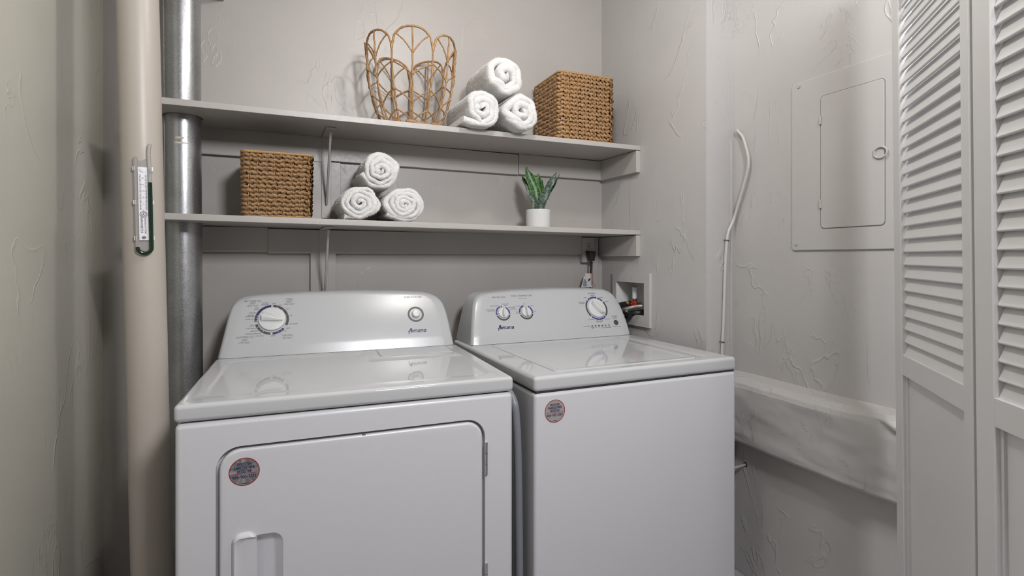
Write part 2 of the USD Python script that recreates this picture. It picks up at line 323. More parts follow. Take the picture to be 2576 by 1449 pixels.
# bumpy ledge on the recessed wall
def ledge(u, v):
    y = YA - .002 + (YF - YA) * u
    prof = np.array([(0.0, .815), (.045, .806), (.066, .792), (.072, .775), (.070, .70), (.066, .62), (.062, .592), (.055, .583), (0.0, .581)])
    t = v * (len(prof) - 1); d = np.interp(t, range(len(prof)), prof[:, 0]); z = np.interp(t, range(len(prof)), prof[:, 1])
    q = np.stack([y * 5, z * 14, 0 * y], -1)
    amp = np.minimum(1, d / .05)
    ridge = np.abs(meshkit.noise(q * .8 + 3.1, 5) - .5) * 2
    d = d + amp * (.016 * (meshkit.fbm(q, 4, 3) - .5) + .011 * np.exp(-(ridge / .07) ** 2) * (v < .55))
    z = z + .006 * (meshkit.noise(np.stack([y * 7, z * 0, 0 * y], -1), 9) - .5) + .02 * amp * (meshkit.noise(np.stack([y * 2.2, z * 0, 0 * y], -1), 4) - .5) * (v < .35)
    return np.stack([XC - d, y, z], -1)
lv, lf = grid(ledge, 240, 60); lf = lf[:, ::-1]
tag(obj('trim_1', (lv, lf), 'wall_paint_rough', smooth=50, label='rough plastered ledge along the lower right wall'), kind='structure')
tag(obj('trim_2', cat([bx(-.02, XC, YF, -.645, 0, .105, .006)]), 'curb_paint', label='pale painted curb at the foot of the right wall'), kind='structure')
# boards behind the shelves: upright battens either side of the brackets, cleats under both shelves
tag(obj('trim_3', bx(-1.253, -1.166, -.017, 0, .3, 1.245, .0015), 'trim_paint', label='upright batten behind the lower shelf bracket'), kind='structure')
tag(obj('trim_4', bx(-1.253, -1.150, -.017, 0, 1.338, 1.566, .0015), 'trim_paint', label='upright batten behind the upper shelf bracket'), kind='structure')
tag(obj('trim_5', cat([bx(-1.62, -1.392, -.023, 0, 1.2375, 1.3225, .0015), bx(-1.392, -.119, -.0195, 0, 1.2330, 1.3185, .0015)]), 'trim_paint', label='horizontal cleat on the back wall under the lower shelf'), kind='structure')
tag(obj('trim_6', cat([bx(-1.62, -1.20, -.020, 0, 1.563, 1.654, .0015), bx(-1.20, -.431, -.0195, 0, 1.569, 1.654, .0015), bx(-.429, -.02, -.021, 0, 1.571, 1.657, .0015)]), 'trim_paint', label='horizontal cleat on the back wall under the upper shelf'), kind='structure')
tag(obj('trim_7', bx(-.0205, 0, -.279, -.001, 1.569, 1.658, .0015), 'trim_paint', label='side cleat on the right wall under the upper shelf'), kind='structure')
tag(obj('trim_8', bx(-.0205, 0, -.279, -.001, 1.225, 1.311, .0015), 'trim_paint', label='side cleat on the right wall under the lower shelf'), kind='structure')
tag(obj('trim_9', bx(-.058, -.030, -.016, 0, .3, 1.311, .0015), 'trim_paint', label='narrow upright board in the back corner beside the outlet'), kind='structure')
tag(obj('trim_10', cat([bx(-1.575, -1.527, -.09, 0, 2.088, 2.21, .002), bx(-1.85, -1.28, -.30, 0, 2.20, ZC - .002, .002)]), 'trim_paint', label='boxed soffit at the top of the back wall over the duct'), kind='structure')

# ------------------------------------------------------------------ shelves
DX0, DX1 = (-1.6312, -.137, 2.0111), (-1.6251, -.1398, .9096)
def duct_at(z):
    t = (z - DX0[2]) / (DX1[2] - DX0[2]); return np.array([DX0[0] + t * (DX1[0] - DX0[0]), DX0[1] + t * (DX1[1] - DX0[1]), z])
def shelf(name, zL, zR, label, brx, leg, armlen):
    t = thing(name, label, 'shelf', (0, 0, 0))
    zc = (zL + zR) / 2; th = .019
    board = rman(-1.70, -.0005, -.2804, -.0005, -th, 0, .0015, 2)
    c = duct_at(zc); hole = m3d.Manifold.cylinder(.1, .0545, .0545, 48).translate((c[0], c[1], -.05))
    v, f = arr(board - hole)
    v[:, 2] += zR + (zL - zR) * (-v[:, 0] / 1.66)
    obj('shelf_board', (v, f), 'trim_paint', t)
    zb = zR + (zL - zR) * (-brx / 1.66) - th
    br = obj('bracket', cat([bx(brx - .0165, brx + .0165, -.021, -.0175, zb - leg, zb - .001, .0015, 2), bx(brx - .0165, brx + .0165, -armlen, -.0175, zb - .0045, zb - .0008, .0015, 2)]), 'trim_paint', t)
    p0, p1 = np.array([brx, -armlen + .018, zb - .010]), np.array([brx, -.024, zb - leg + .05])
    obj('strut', tube([p0, p0 * .75 + p1 * .25, p0 * .5 + p1 * .5, p0 * .25 + p1 * .75, p1], .0042, 8), 'trim_paint', br)
    for zz in (zb - leg + .018, zb - .05):
        obj('screw', disc((brx - .006, -.021, zz), .0035, (0, -1, 0), 12, .0012), 'trim_paint', br)
    return t
shelf('wall_shelf', 1.6690, 1.6785, 'painted upper wall shelf holding the open rattan basket', -1.199, .292, .19)
shelf('wall_shelf', 1.3440, 1.3315, 'painted lower wall shelf holding the potted plant', -1.207, .33, .20)
def shelf_z(x, up=True):
    return 1.6785 + (1.6690 - 1.6785) * (-x / 1.66) if up else 1.3315 + (1.3440 - 1.3315) * (-x / 1.66)

# ------------------------------------------------------------------ pipes on the left
t = thing('vent_duct', 'galvanised round metal duct rising through both shelves', 'duct')
a, b = duct_at(2.195), duct_at(.35)
pts = [a + (b - a) * k / 60 for k in range(61)]
obj('pipe', tube(pts, .0505 , 64), 'galvanised', t, smooth=60)
ax = (b - a) / np.linalg.norm(b - a)
sd = math.radians(-90 - 24.4 - 34)          # seam towards the left of the view
sx = np.array([math.cos(sd), math.sin(sd), 0]) * .0512
obj('seam', tube([p + sx for p in pts], .0012, 6), 'galvanised', t)
def smear(z0, a0, a1, h, wob):
    def fn(u, v):
        ang = np.radians(a0 + (a1 - a0) * u); w = h * np.sin(PI * np.clip(u, .02, .98)) ** .5 * (1 - wob * u)
        z = z0 + (v - .5) * w
        c = duct_at(z0)
        return np.stack([c[0] + .0511 * np.cos(ang), c[1] + .0511 * np.sin(ang), z], -1)
    return grid(fn, 16, 4)
for z0, a0, a1, h, wob in ((1.577, -105, -78, .008, .2), (1.562, -108, -60, .008, .8), (1.682, -128, -95, .007, .4)):
    obj('paint_smear', smear(z0, a0, a1, h, wob), 'smear_paint', t, label='beige paint smear on the metal')
t = thing('vent_pipe', 'cream painted plastic pipe standing in the left corner', 'pipe')
p0, p1 = np.array([-1.6831, -.4539, 1.8596]), np.array([-1.6502, -.4689, .4234])
pd = (p1 - p0) / np.linalg.norm(p1 - p0)
pp = [p0 - pd * .58 + pd * 2.43 * k / 20 for k in range(21)]
obj('pipe', tube(pp, .0445, 64), 'pipe_paint', t, smooth=60)

# manometer on the pipe: local x to the viewer's right, z up along the pipe, y out of the pipe towards the back
up = -pd; vw = np.array([CAM[0] - p0[0], CAM[1] - p0[1], 0]); vw -= up * vw.dot(up); vw /= np.linalg.norm(vw)
rt = np.cross(up, vw); rt /= np.linalg.norm(rt)
# centre of the gauge on the pipe surface, at the pixel column of the gauge
mo = p0 + pd * ((1.8596 - 1.3583) / abs(pd[2])) + vw * .0455
MX = np.stack([rt, -vw, up], 1)
SC = .000955 / 4.527
def mpx(x, y): return ((x - 303.) * SC, (724. - y) * SC)       # from the gauge's own drawing
mt = thing('manometer', 'clear U-tube manometer with green fluid fixed to the cream pipe', 'gauge')
x = UsdGeom.Xformable(mt); x.ClearXformOpOrder()
x = UsdGeom.Xform(mt); mt.RemoveProperty('xformOp:translate')
x.AddTransformOp().Set(Gf.Matrix4d(MX[0, 0], MX[1, 0], MX[2, 0], 0, MX[0, 1], MX[1, 1], MX[2, 1], 0, MX[0, 2], MX[1, 2], MX[2, 2], 0, mo[0], mo[1], mo[2], 1))
def P2(L, y=0.): return [(a, y, b) for a, b in (mpx(*q) for q in L)]
yc = -.0065
(xl, zt), (xr, zb) = mpx(250, 250), mpx(345, 1280)
hp = [mpx(*q) for q in ((228, 245), (262, 258), (290, 290), (338, 255), (352, 350), (352, 1290), (310, 1330), (250, 1290), (240, 1240), (228, 1240))]
v, f = prism(Polygon(hp), .0, .0015); obj('backing', (np.c_[v[:, 0], -v[:, 2], v[:, 1]], f[:, ::-1]), 'clear_plastic', mt, label='clear plastic backing')
(x0, z1), (x1, z0) = mpx(258, 360), mpx(348, 1200)
obj('scale_plate', bx(x0, x1, -.0042, -.0016, z0, z1, .0004, 2), 'paper_white', mt, label='white printed scale plate')
rl, rr_ = 240, 372
def arc(n=14):
    c = ((rl + rr_) / 2, 1285); R = (rr_ - rl) / 2
    return [(c[0] - R * math.cos(PI * k / n), c[1] + R * .95 * math.sin(PI * k / n)) for k in range(n + 1)]
obj('tube', tube(P2([(rl, 250), (rl, 500), (rl, 1000), (rl, 1270)], yc), .0042, 14), 'clear_plastic', mt)
obj('tube', tube(curve(P2([(378, 92), (372, 130), (366, 200), (368, 280), (rr_, 400), (rr_, 530)], yc), 30), .0040, 14), 'clear_plastic', mt)
obj('fluid', tube(P2([(rl, 1275)] + arc() + [(rr_, 1200), (rr_, 900), (rr_, 700), (rr_, 535)], yc), .0044, 16), 'green_fluid', mt, label='dark green fluid in the tube')
for yy in (380, 765, 1175):
    for s, xx in ((0, 222), (1, 392)):
        (a0, b1), (a1, b0) = mpx(xx - 14, yy - 25), mpx(xx + 14, yy + 25)
        obj('clip', bx(a0, a1, -.0055, -.0005, b0, b1, .0006, 2), 'white_plastic', mt)
for yy, mm in ((388, 'chrome'), (1165, 'print_grey')):
    c = mpx(303, yy); obj('screw', cat([tube([(c[0], -.0040, c[1]), (c[0], -.0058, c[1])], .0058 if mm == 'chrome' else .0036, 16), bx(c[0] - .0045, c[0] + .0045, -.0062, -.0056, c[1] - .0006, c[1] + .0006)]), mm, mt)
ticks = []
for k in range(26):
    yy = 450 + k * (850 - 450) / 25; big = (k % 5 == 2)
    for xa, xb in ((268, 290 if not big else 296), (322 if not big else 316, 343)):
        (a0, b), (a1, _) = mpx(xa, yy), mpx(xb, yy); ticks.append(bx(a0, a1, -.0046, -.0041, b - .00022, b + .00022))
for x_ in (277, 335):
    (a0, b0), (a1, b1) = mpx(x_ - 1, 852), mpx(x_ + 1, 448); ticks.append(bx(a0, a1, -.0046, -.0041, b0, b1))
def put_flat(s, cx, cz, w, h=None, y=-.0042, dep=.0004, bold=False, rot=0.):
    v, f, w0 = text(s, bold); k = w / w0; hh = h if h else k
    v = np.c_[v[:, 0] * k, v[:, 1] * hh, v[:, 2] / .05 * dep]
    c, sn = math.cos(rot), math.sin(rot)
    return np.c_[cx + v[:, 0] * c - v[:, 1] * sn, y - v[:, 2], cz + v[:, 0] * sn + v[:, 1] * c], f[:, ::-1] if False else f
for k, yy in enumerate((485, 559, 632, 706, 779, 853)):
    c = mpx(305, yy); ticks.append(put_flat(str(5 - k), c[0], c[1], .0018 if k != 4 else .0009, .0034))
c = mpx(319, 1030); ticks.append(put_flat('RADON SYSTEM', c[0], c[1], 178 * SC, .0034, rot=-PI / 2))
c = mpx(285, 1027); ticks.append(put_flat('MANOMETER', c[0], c[1], 176 * SC, .0046, rot=-PI / 2))
c = mpx(303, 902)
for R0, R1 in ((36, 31), (24, 20)):
    v, f = prism(Point(0, 0).buffer(R0 * SC).difference(Point(0, 0).buffer(R1 * SC)), 0, .0004); ticks.append((np.c_[c[0] + v[:, 0], -.0042 - v[:, 2], c[1] + v[:, 1]], f))
ticks.append(put_flat('A', c[0], c[1], 24 * SC, 22 * SC, bold=True))
obj('lettering', cat(ticks), 'print_dark', mt, smooth=False, label='black scale marks and lettering')

# ------------------------------------------------------------------ dryer
K = .5
def console_front(z):
    """how far the console's face has leaned back at height z above the lid"""
    z = np.asarray(z, float)
    return np.where(z < .03, .37 * z, .0111 + .45 * (z - .03) + .60 * (z - .03) ** 2)
def console_mesh(outline, L0, z0, back):
    """body of the console: the outline's side wall, a rounded edge, and a face sampled on a fine grid"""
    from scipy.spatial import Delaunay
    P = np.array(outline)[::-1].copy(); P[:, 1] = P[:, 1] / math.sqrt(1 + K * K)
    ls = LineString(np.vstack([P, P[:1]])); n = 260
    P = np.array([ls.interpolate(k / n, normalized=True).coords[0] for k in range(n)])
    for _ in range(3):
        keep = P[:, 1] < .012; Q = (np.roll(P, 1, 0) + 2 * P + np.roll(P, -1, 0)) / 4; P = np.where(keep[:, None], P, Q)
    base = P[:, 1] < .004
    def inset(d):
        Q = offset_ring(P, -d); Q[base, 1] = 0.0
        x0, x1 = P[base, 0].min(), P[base, 0].max(); Q[base, 0] = np.clip(P[base, 0], x0 + d, x1 - d); return Q
    order = np.roll(np.arange(n), -(np.flatnonzero(base & ~np.roll(base, -1))[0] + 1)); arcp = P[[i for i in order if not base[i]]]
    zc_ = P[:, 1].max() * .93; mid = (P[:, 0].min() + P[:, 0].max()) / 2
    lf = arcp[(arcp[:, 0] < mid) & (arcp[:, 1] < zc_)]; lf = lf[np.argsort(lf[:, 1])]; rf = arcp[(arcp[:, 0] > mid) & (arcp[:, 1] < zc_)]; rf = rf[np.argsort(rf[:, 1])]
    lz, lx_, rz_, rx_ = lf[:, 1], lf[:, 0], rf[:, 1], rf[:, 0]
    def face_y(Q):
        d = np.minimum(Q[:, 0] - np.interp(Q[:, 1], lz, lx_), np.interp(Q[:, 1], rz_, rx_) - Q[:, 0])
        return console_front(Q[:, 1]) + .16 * np.maximum(0, .031 - d)
    V, F = [], []
    rings = [(P, np.full(n, back - L0))]
    for d, dy in ((0.0, .0135), (.0008, .0085), (.0030, .0036), (.0062, .0008), (.009, 0.0)):
        Q = inset(d); rings.append((Q, face_y(Q) + dy))
    for Q, y in rings: V.extend(np.c_[Q[:, 0], L0 + y, z0 + Q[:, 1]])
    for i in range(len(rings) - 1):
        for j in range(n):
            q, r = i * n + j, i * n + (j + 1) % n; F += [(q, r, r + n), (q, r + n, q + n)]
    Q0 = rings[-1][0]; pol = Polygon(Q0).buffer(-.0025)
    gx, gz = np.meshgrid(np.arange(P[:, 0].min(), P[:, 0].max(), .0075), np.arange(.0035, P[:, 1].max(), .0045))
    G = np.c_[gx.ravel(), gz.ravel()]; G = G[[pol.contains(Point(*g)) for g in G]]
    A = np.vstack([Q0, G]); o = (len(rings) - 1) * n; D = Delaunay(A * np.array([1, 1.3])).simplices
    po = Polygon(Q0).buffer(1e-6); D = D[[po.contains(Point(*A[t].mean(0))) for t in D]]
    V = np.vstack([np.array(V), np.c_[G[:, 0], L0 + face_y(G), z0 + G[:, 1]]])
    area = np.cross(A[D[:, 1]] - A[D[:, 0]], A[D[:, 2]] - A[D[:, 0]]); D[area < 0] = D[area < 0][:, ::-1]
    F = np.array(F); c = V[F[n]]; m_ = V[F].mean(1)
    # side walls must look outward
    ctr = V.mean(0); k = n // 2; nn = np.cross(V[F[k][1]] - V[F[k][0]], V[F[k][2]] - V[F[k][0]])
    if nn.dot(V[F[k]].mean(0) - ctr) < 0: F = F[:, ::-1]
    return V, np.vstack([F, D + o])
def on_console(v, L0, z0, lift):
    """(x, h along slope, out) -> local coordinates on the console's face"""
    v = np.asarray(v, float); z = v[:, 1] / math.sqrt(1 + K * K); e = .001
    sl = (console_front(z + e) - console_front(z - e)) / (2 * e); nl = np.sqrt(1 + sl * sl)
    o = v[:, 2] + lift
    return np.c_[v[:, 0], L0 + console_front(z) - o / nl, z0 + z + o * sl / nl]
def console_text(T, L0, z0, bold=False, hk=1.0):
    out = []
    for s, cx, h, w in T:
        v, f, w0 = text(s, bold); k = w / w0
        k2 = min(k, .0062) if not bold else k
        out.append((on_console(np.c_[cx + v[:, 0] * k, h + v[:, 1] * k2 * hk, v[:, 2] / .05 * .0002], L0, z0, .0004), f))
    return cat(out)
def ring_seg(cx, h, r0, r1, a0, a1, L0, z0, lift=.0004, ticks=(), ry=1.0):
    """arc print: angles clockwise from 12 o'clock, in degrees"""
    n = max(4, int(abs(a1 - a0) / 4)); A = np.radians(np.linspace(a0, a1, n + 1))
    P = [(r1 * math.sin(t), r1 * math.cos(t)) for t in A] + [(r0 * math.sin(t), r0 * math.cos(t)) for t in A[::-1]]
    pol = Polygon(P)
    for tk, l in ticks:
        t = math.radians(tk); pol = pol.difference(LineString([((r0 - .003) * math.sin(t), (r0 - .003) * math.cos(t)), ((r0 + l * (r1 - r0)) * math.sin(t), (r0 + l * (r1 - r0)) * math.cos(t))]).buffer(.0009))
    v, f = prism(pol.buffer(0), 0, .0003)
    return on_console(np.c_[cx + v[:, 0], h + v[:, 1], v[:, 2]], L0, z0, lift), f
def knob_mesh(r, hgt, rot, handle_w, point=False):
    """round base and a wing grip; local x, y in the console's face, z out. rot: clockwise from 12 o'clock"""
    base = lathe([(0.0001, .0), (r, 0), (r, .002), (r * .985, .0045), (r * .93, .0062), (r * .5, .0068), (0.0001, .007)], 64)
    L = r * .84
    P0, P1 = [], []
    for k in range(25):
        t = -1 + 2 * k / 24; w = handle_w * (1 - abs(t) ** 3.2) ** .5 if not point else handle_w * ((1 - ((t + 1) / 2) ** 1.6) * (1 if t > -.75 else max(0.02, 1 - ((-.75 - t) / .25) ** 2)) ** .5)
        P0.append((w * 1.0, t * L)); P1.append((w * .30, t * L * .97))
    ring0 = np.array([(x, y, .0055) for x, y in P0] + [(-x, y, .0055) for x, y in P0[::-1]])
    ringm = np.array([(x * .9, y * .99, .0065 + hgt * .55) for x, y in P0] + [(-x * .9, y * .99, .0065 + hgt * .55) for x, y in P0[::-1]])
    ring1 = np.array([(x, y, .0065 + hgt) for x, y in P1] + [(-x, y, .0065 + hgt) for x, y in P1[::-1]])
    m = arr(m3d.Manifold.hull_points(np.vstack([ring0, ringm, ring1])))
    R = Rz(-math.radians(rot))
    return base, (m[0] @ R.T, m[1])
def place_knob(m, cx, h, L0, z0, lift=.0005):
    v, f = m; z = h / math.sqrt(1 + K * K); e = .001
    sl = float((console_front(z + e) - console_front(z - e)) / (2 * e)); nl = math.sqrt(1 + sl * sl)
    o = np.array([cx, L0 + float(console_front(z)), z0 + z]); ex = np.array([1, 0, 0]); ey = np.array([0, sl, 1]) / nl; ez = np.array([0, -1, sl]) / nl
    o = o + ez * lift
    return o + v[:, :1] * ex + v[:, 1:2] * ey + v[:, 2:3] * ez, f
def brand(cx0, cx1, h0, htop, L0, z0):
    """bold slanted script word mark: tall A with a swept cross bar, then small letters"""
    W = cx1 - cx0; H = htop - h0
    A = unary_union([LineString([(-.02, -.30), (.24, .78), (.36, .98)]).buffer(.055, cap_style=2), Polygon([(.24, 1.0), (.44, 1.0), (.50, 0.0), (.30, 0.0)]),
                     LineString([(-.04, .28), (.16, .33), (.62, .38), (.74, .36)]).buffer(.065)])
    v, f = prism(A, 0, .0003); v = np.c_[cx0 + (v[:, 0] + .06) * W * .42, h0 + v[:, 1] * H, v[:, 2]]
    parts = [(on_console(v, L0, z0, .0002), f)]
    v, f, w0 = text('mana', True); k = W * .72 / w0
    vv = np.c_[(v[:, 0] + w0 / 2) * k, (v[:, 1] + .37) * H * .80, v[:, 2] / .05 * .0003]; vv[:, 0] += vv[:, 1] * .28 + cx0 + W * .255
    vv[:, 1] += h0
    parts.append((on_console(vv, L0, z0, .0002), f))
    return cat(parts)
def sticker(parent, cx, cz, r, y):
    s = obj('sticker', tube([(cx, y, cz), (cx, y - .0005, cz)], r, 48), 'sticker_silver', parent, label='round silver registration sticker')
    v, f = prism(Point(0, 0).buffer(r, 32).difference(Point(0, 0).buffer(r * .945, 32)), 0, .0003)
    v2, f2 = bx(-r * .86, r * .86, 0, .0003, -.0004, .0004)
    obj('sticker_border', cat([(np.c_[cx + v[:, 0], y - .0005 - v[:, 2], cz + v[:, 1]], f), (np.c_[cx + v2[:, 0], y - .0008 + v2[:, 1], cz - r * .13 + v2[:, 2]], f2)]), 'sticker_red', s, smooth=False)
    L = []
    for tx, dz, w, h in (('REGISTER', .55, .92, .19), ('ENREGISTRER', .29, 1.32, .19), ('REGISTRE', .03, .92, .19), ('888-900-3381', -.35, 1.54, .21), ('Whirlpool', -.83, .34, .07)):
        L.append(put_flat(tx, cx, cz + dz * r, w * r, h * r, y=y - .0005, dep=.0003, bold=True))
    obj('sticker_lettering', cat(L), 'print_blue', s, smooth=False)

DA, DOx, DOy = -.0549, -1.5605, -.7904
D_L0, D_Z = .5297, .918
dr = thing('dryer', 'white clothes dryer with one large dial, left of the washer', 'dryer', (DOx, DOy, 0), DA)
# cabinet with the opening for the door
dpol = rrect(.0763, .6605, .245, .8214, .046)
cab = rman(.002, .735, .001, .655, .03, .8785, .011, 4)
gap = offset_ring(dpol, .0005)
cutm = m3d.Manifold.extrude(m3d.CrossSection([gap.tolist()]), .03).rotate((90, 0, 0)).translate((0, .018, 0))
cab = cab - cutm
obj('cabinet', arr(cab), 'enamel_body', dr, smooth=35)
inner = offset_ring(dpol, -.0058)
dm = slab(inner, .0005, .03, .006)
# door with the moulded hand hold
dv, df = dm
door = m3d.Manifold(m3d.Mesh(np.asarray(trimesh.Trimesh(*dm).vertices, np.float32), np.asarray(dm[1], np.uint32))) if False else None
hold = rrect(.136, .2006, .36, .6265, .020)
solid = m3d.Manifold.batch_hull([m3d.Manifold.extrude(m3d.CrossSection([offset_ring(inner, -o).tolist()]), .0005).rotate((90, 0, 0)).translate((0, yy, 0)) for o, yy in ((.006, .0005), (.0028, .0014), (.0008, .0035), (0, .0065), (0, .026))])
pocket = m3d.Manifold.batch_hull([m3d.Manifold.extrude(m3d.CrossSection([offset_ring(hold, -o).tolist()]), .0005).rotate((90, 0, 0)).translate((0, yy, 0)) for o, yy in ((-.004, -.0005), (-.001, .0015), (.003, .006), (.010, .0125), (.016, .0145))])
dd = obj('door', arr(solid - pocket), 'enamel_body', dr, smooth=35)
gp = rrect(.1063, .1529, .36, .6405, .010); gp = np.array([(min(x, .1529), z) for x, z in gp])
gm = m3d.Manifold.batch_hull([m3d.Manifold.extrude(m3d.CrossSection([rrect(.1063 + o, .1529 - o2, .362 + o, .6405 - o, max(.004, .018 - o)).tolist()]), .0005).rotate((90, 0, 0)).translate((0, yy, 0)) for o, o2, yy in ((.007, .0, -.0105), (.003, 0, -.009), (.0, 0, -.003), (0, 0, .002))])
gi = m3d.Manifold.batch_hull([m3d.Manifold.extrude(m3d.CrossSection([rrect(.1115 + o, .18, .372 + o, .632 - o, .014).tolist()]), .0005).rotate((90, 0, 0)).translate((0, yy, 0)) for o, yy in ((0, -.014), (0, -.0095), (.007, -.006))])
obj('handle', arr(gm - gi), 'enamel_body', dd, smooth=35)
obj('latch_dimple', cat([tube([(.37, .0065, .8135), (.37, .002, .8140)], .0022, 10), tube([(.374, .0065, .8138), (.374, .002, .8143)], .0018, 10)]), 'steel_dark', dd)
for z0, z1 in ((.682, .7633), (.384, .4660)):
    n = 3; h = obj('hinge', cat([tube([(.6637, -.001, z0 + (z1 - z0) * k / n + .0006), (.6637, -.001, z0 + (z1 - z0) * (k + 1) / n - .0006)], .0036, 14) for k in range(n)] + [bx(.6637, .6672, -.0008, .001, z0, z1, .0004, 2)]), 'chrome', dr, label='chrome door hinge')
sticker(dd, .1290, .7675, .0293, .0005)
# top panel with raised rim and lint screen
top = rman(0, .737, 0, .675, .8812, .918, .0095, 4)
def well(x0, x1, y0, y1, r, dep, sl, z):
    return m3d.Manifold.batch_hull([m3d.Manifold.extrude(m3d.CrossSection([rrect(x0 - o, x1 + o, y0 - o, y1 + o, r + o).tolist()]), .0004).translate((0, 0, zz)) for o, zz in ((0, z - dep), (sl, z), (sl * 1.3, z + .002))])
w1 = well(.046, .690, .066, .352, .016, .0038, .008, .918)
w2 = well(.046, .418, .20, .490, .016, .0038, .008, .918)
top = top - (w1 + w2)
lint = m3d.Manifold.extrude(m3d.CrossSection([rrect(.458, .694, .398, .522, .006).tolist()]), .01).translate((0, 0, .9165))
lint_in = m3d.Manifold.extrude(m3d.CrossSection([rrect(.4605, .6915, .4005, .5195, .005).tolist()]), .03).translate((0, 0, .90))
top = top - (lint - lint_in)
obj('top_panel', arr(top), 'enamel_top', dr, smooth=30)
obj('lint_screen_lid', m3d.Manifold.batch_hull([m3d.Manifold.extrude(m3d.CrossSection([rrect(.463 + o, .689 - o, .405 + o, .517 - o, .005).tolist()]), .0003).translate((0, 0, zz)) for o, zz in ((0, .9165), (.0, .9188), (.0012, .9197))]), 'enamel_top', dr, smooth=30)
D_OUT = [(0.0042, 0), (0.0139, 0.0544), (0.0235, 0.1167), (0.0307, 0.1583), (0.0381, 0.1739), (0.0471, 0.1858), (0.0591, 0.1938), (0.0742, 0.1985), (0.1306, 0.2036), (0.2481, 0.2085), (0.4038, 0.2097), (0.5356, 0.2066), (0.6386, 0.1996), (0.6628, 0.1933), (0.6831, 0.1832), (0.696, 0.1704), (0.7052, 0.1561), (0.7148, 0.1146), (0.7213, 0.0484), (0.7271, 0.0)]
con = obj('console', console_mesh(D_OUT, D_L0, D_Z, .70), 'console_plastic', dr, smooth=40)
obj('console_seam', bx(.0045, .7265, D_L0 - .0012, D_L0 + .01, .9172, .9186), 'seam_dark', dr)
DT_BIG = [('AUTOMATIC', 0.0936, 0.1824, 0.0472), ('DRY', 0.0936, 0.174, 0.0163), ('HIGH HEAT', 0.0936, 0.1664, 0.033), ('TIMED', 0.1994, 0.1853, 0.0235), ('DRY', 0.1995, 0.1766, 0.0164), ('HIGH HEAT', 0.1996, 0.1688, 0.0322), ('OFF', 0.1546, 0.1713, 0.0127), ('OFF', 0.1977, 0.087, 0.0126), ('AIR DRY', 0.196, 0.0643, 0.0313), ('NO HEAT', 0.1961, 0.0559, 0.0273), ('OFF', 0.1548, 0.0653, 0.0123), ('OFF', 0.0947, 0.1008, 0.0121), ('AUTOMATIC', 0.0769, 0.0645, 0.0482), ('DRY', 0.077, 0.0555, 0.0162), ('LOW HEAT', 0.0765, 0.0473, 0.0318), ('PUSH TO START', 0.5987, 0.1819, 0.0627)]
DT_SM = [('wrinkle', 0.1291, 0.1742, 0.0187), ('prevent', 0.1293, 0.1688, 0.0204), ('60', 0.174, 0.1669, 0.0069), ('40', 0.1943, 0.1521, 0.007), ('20', 0.2053, 0.1297, 0.007), ('cool down', 0.212, 0.1014, 0.0272), ('20', 0.1873, 0.0787, 0.0068), ('10', 0.1755, 0.0705, 0.0056), ('more dry', 0.1179, 0.0666, 0.0231), ('energy preferred', 0.099, 0.0747, 0.0438), ('less dry', 0.102, 0.0832, 0.0204), ('cool down', 0.0923, 0.0919, 0.0269), ('more dry', 0.0873, 0.1212, 0.0231), ('energy', 0.0906, 0.1357, 0.0183), ('preferred', 0.0875, 0.131, 0.0249), ('less dry', 0.0951, 0.1428, 0.02), ('cool', 0.1054, 0.159, 0.0112), ('down', 0.1055, 0.154, 0.0145)]
obj('lettering', cat([console_text(DT_BIG, D_L0, D_Z), console_text(DT_SM, D_L0, D_Z, hk=.95)]), 'print_grey', con, smooth=False, label='dark printed lettering')
obj('brand_lettering', brand(.571, .6325, .0535, .0690, D_L0, D_Z), 'print_blue', con, smooth=False, label='dark blue brand lettering')
kc, kh = .1502, .1182
for mm, a0, a1, tk in (('ring_blue', 264, 356, ((288, .6), (279, .6), (268.5, .6))), ('ring_dark', 4, 116, ((20, .6), (45, .6), (72, .6))), ('ring_blue', 132, 176, ((141, .6), (155, .6))), ('ring_dark', 184, 252, ((239, .6), (224, .6), (212, .6)))):
    obj('dial_marking', ring_seg(kc, kh, .0420, .0492, a0, a1, D_L0, D_Z, ticks=tk), mm, con, smooth=False, label=('navy blue' if mm == 'ring_blue' else 'charcoal') + ' arc printed round the dial')
kb, kg = knob_mesh(.0392, .0115, 107, .0165, point=True)
kn = obj('control_knob', place_knob(kb, kc, kh + .002, D_L0, D_Z), 'knob_plastic', dr, smooth=40)
obj('grip', place_knob(kg, kc, kh + .002, D_L0, D_Z), 'knob_plastic', kn, smooth=35)
bt = obj('start_button', place_knob(lathe([(.0001, .012), (.0105, .0118), (.0125, .0105), (.0134, .008), (.0138, .003), (.0145, 0), (.0150, 0)], 40), .6016, .1185, D_L0, D_Z), 'white_plastic', dr, smooth=40)
obj('button_ring', ring_seg(.6016, .1180, .0215, .0276, 0, 359.9, D_L0, D_Z), 'ring_dark', con, smooth=False, label='charcoal ring round the start button')

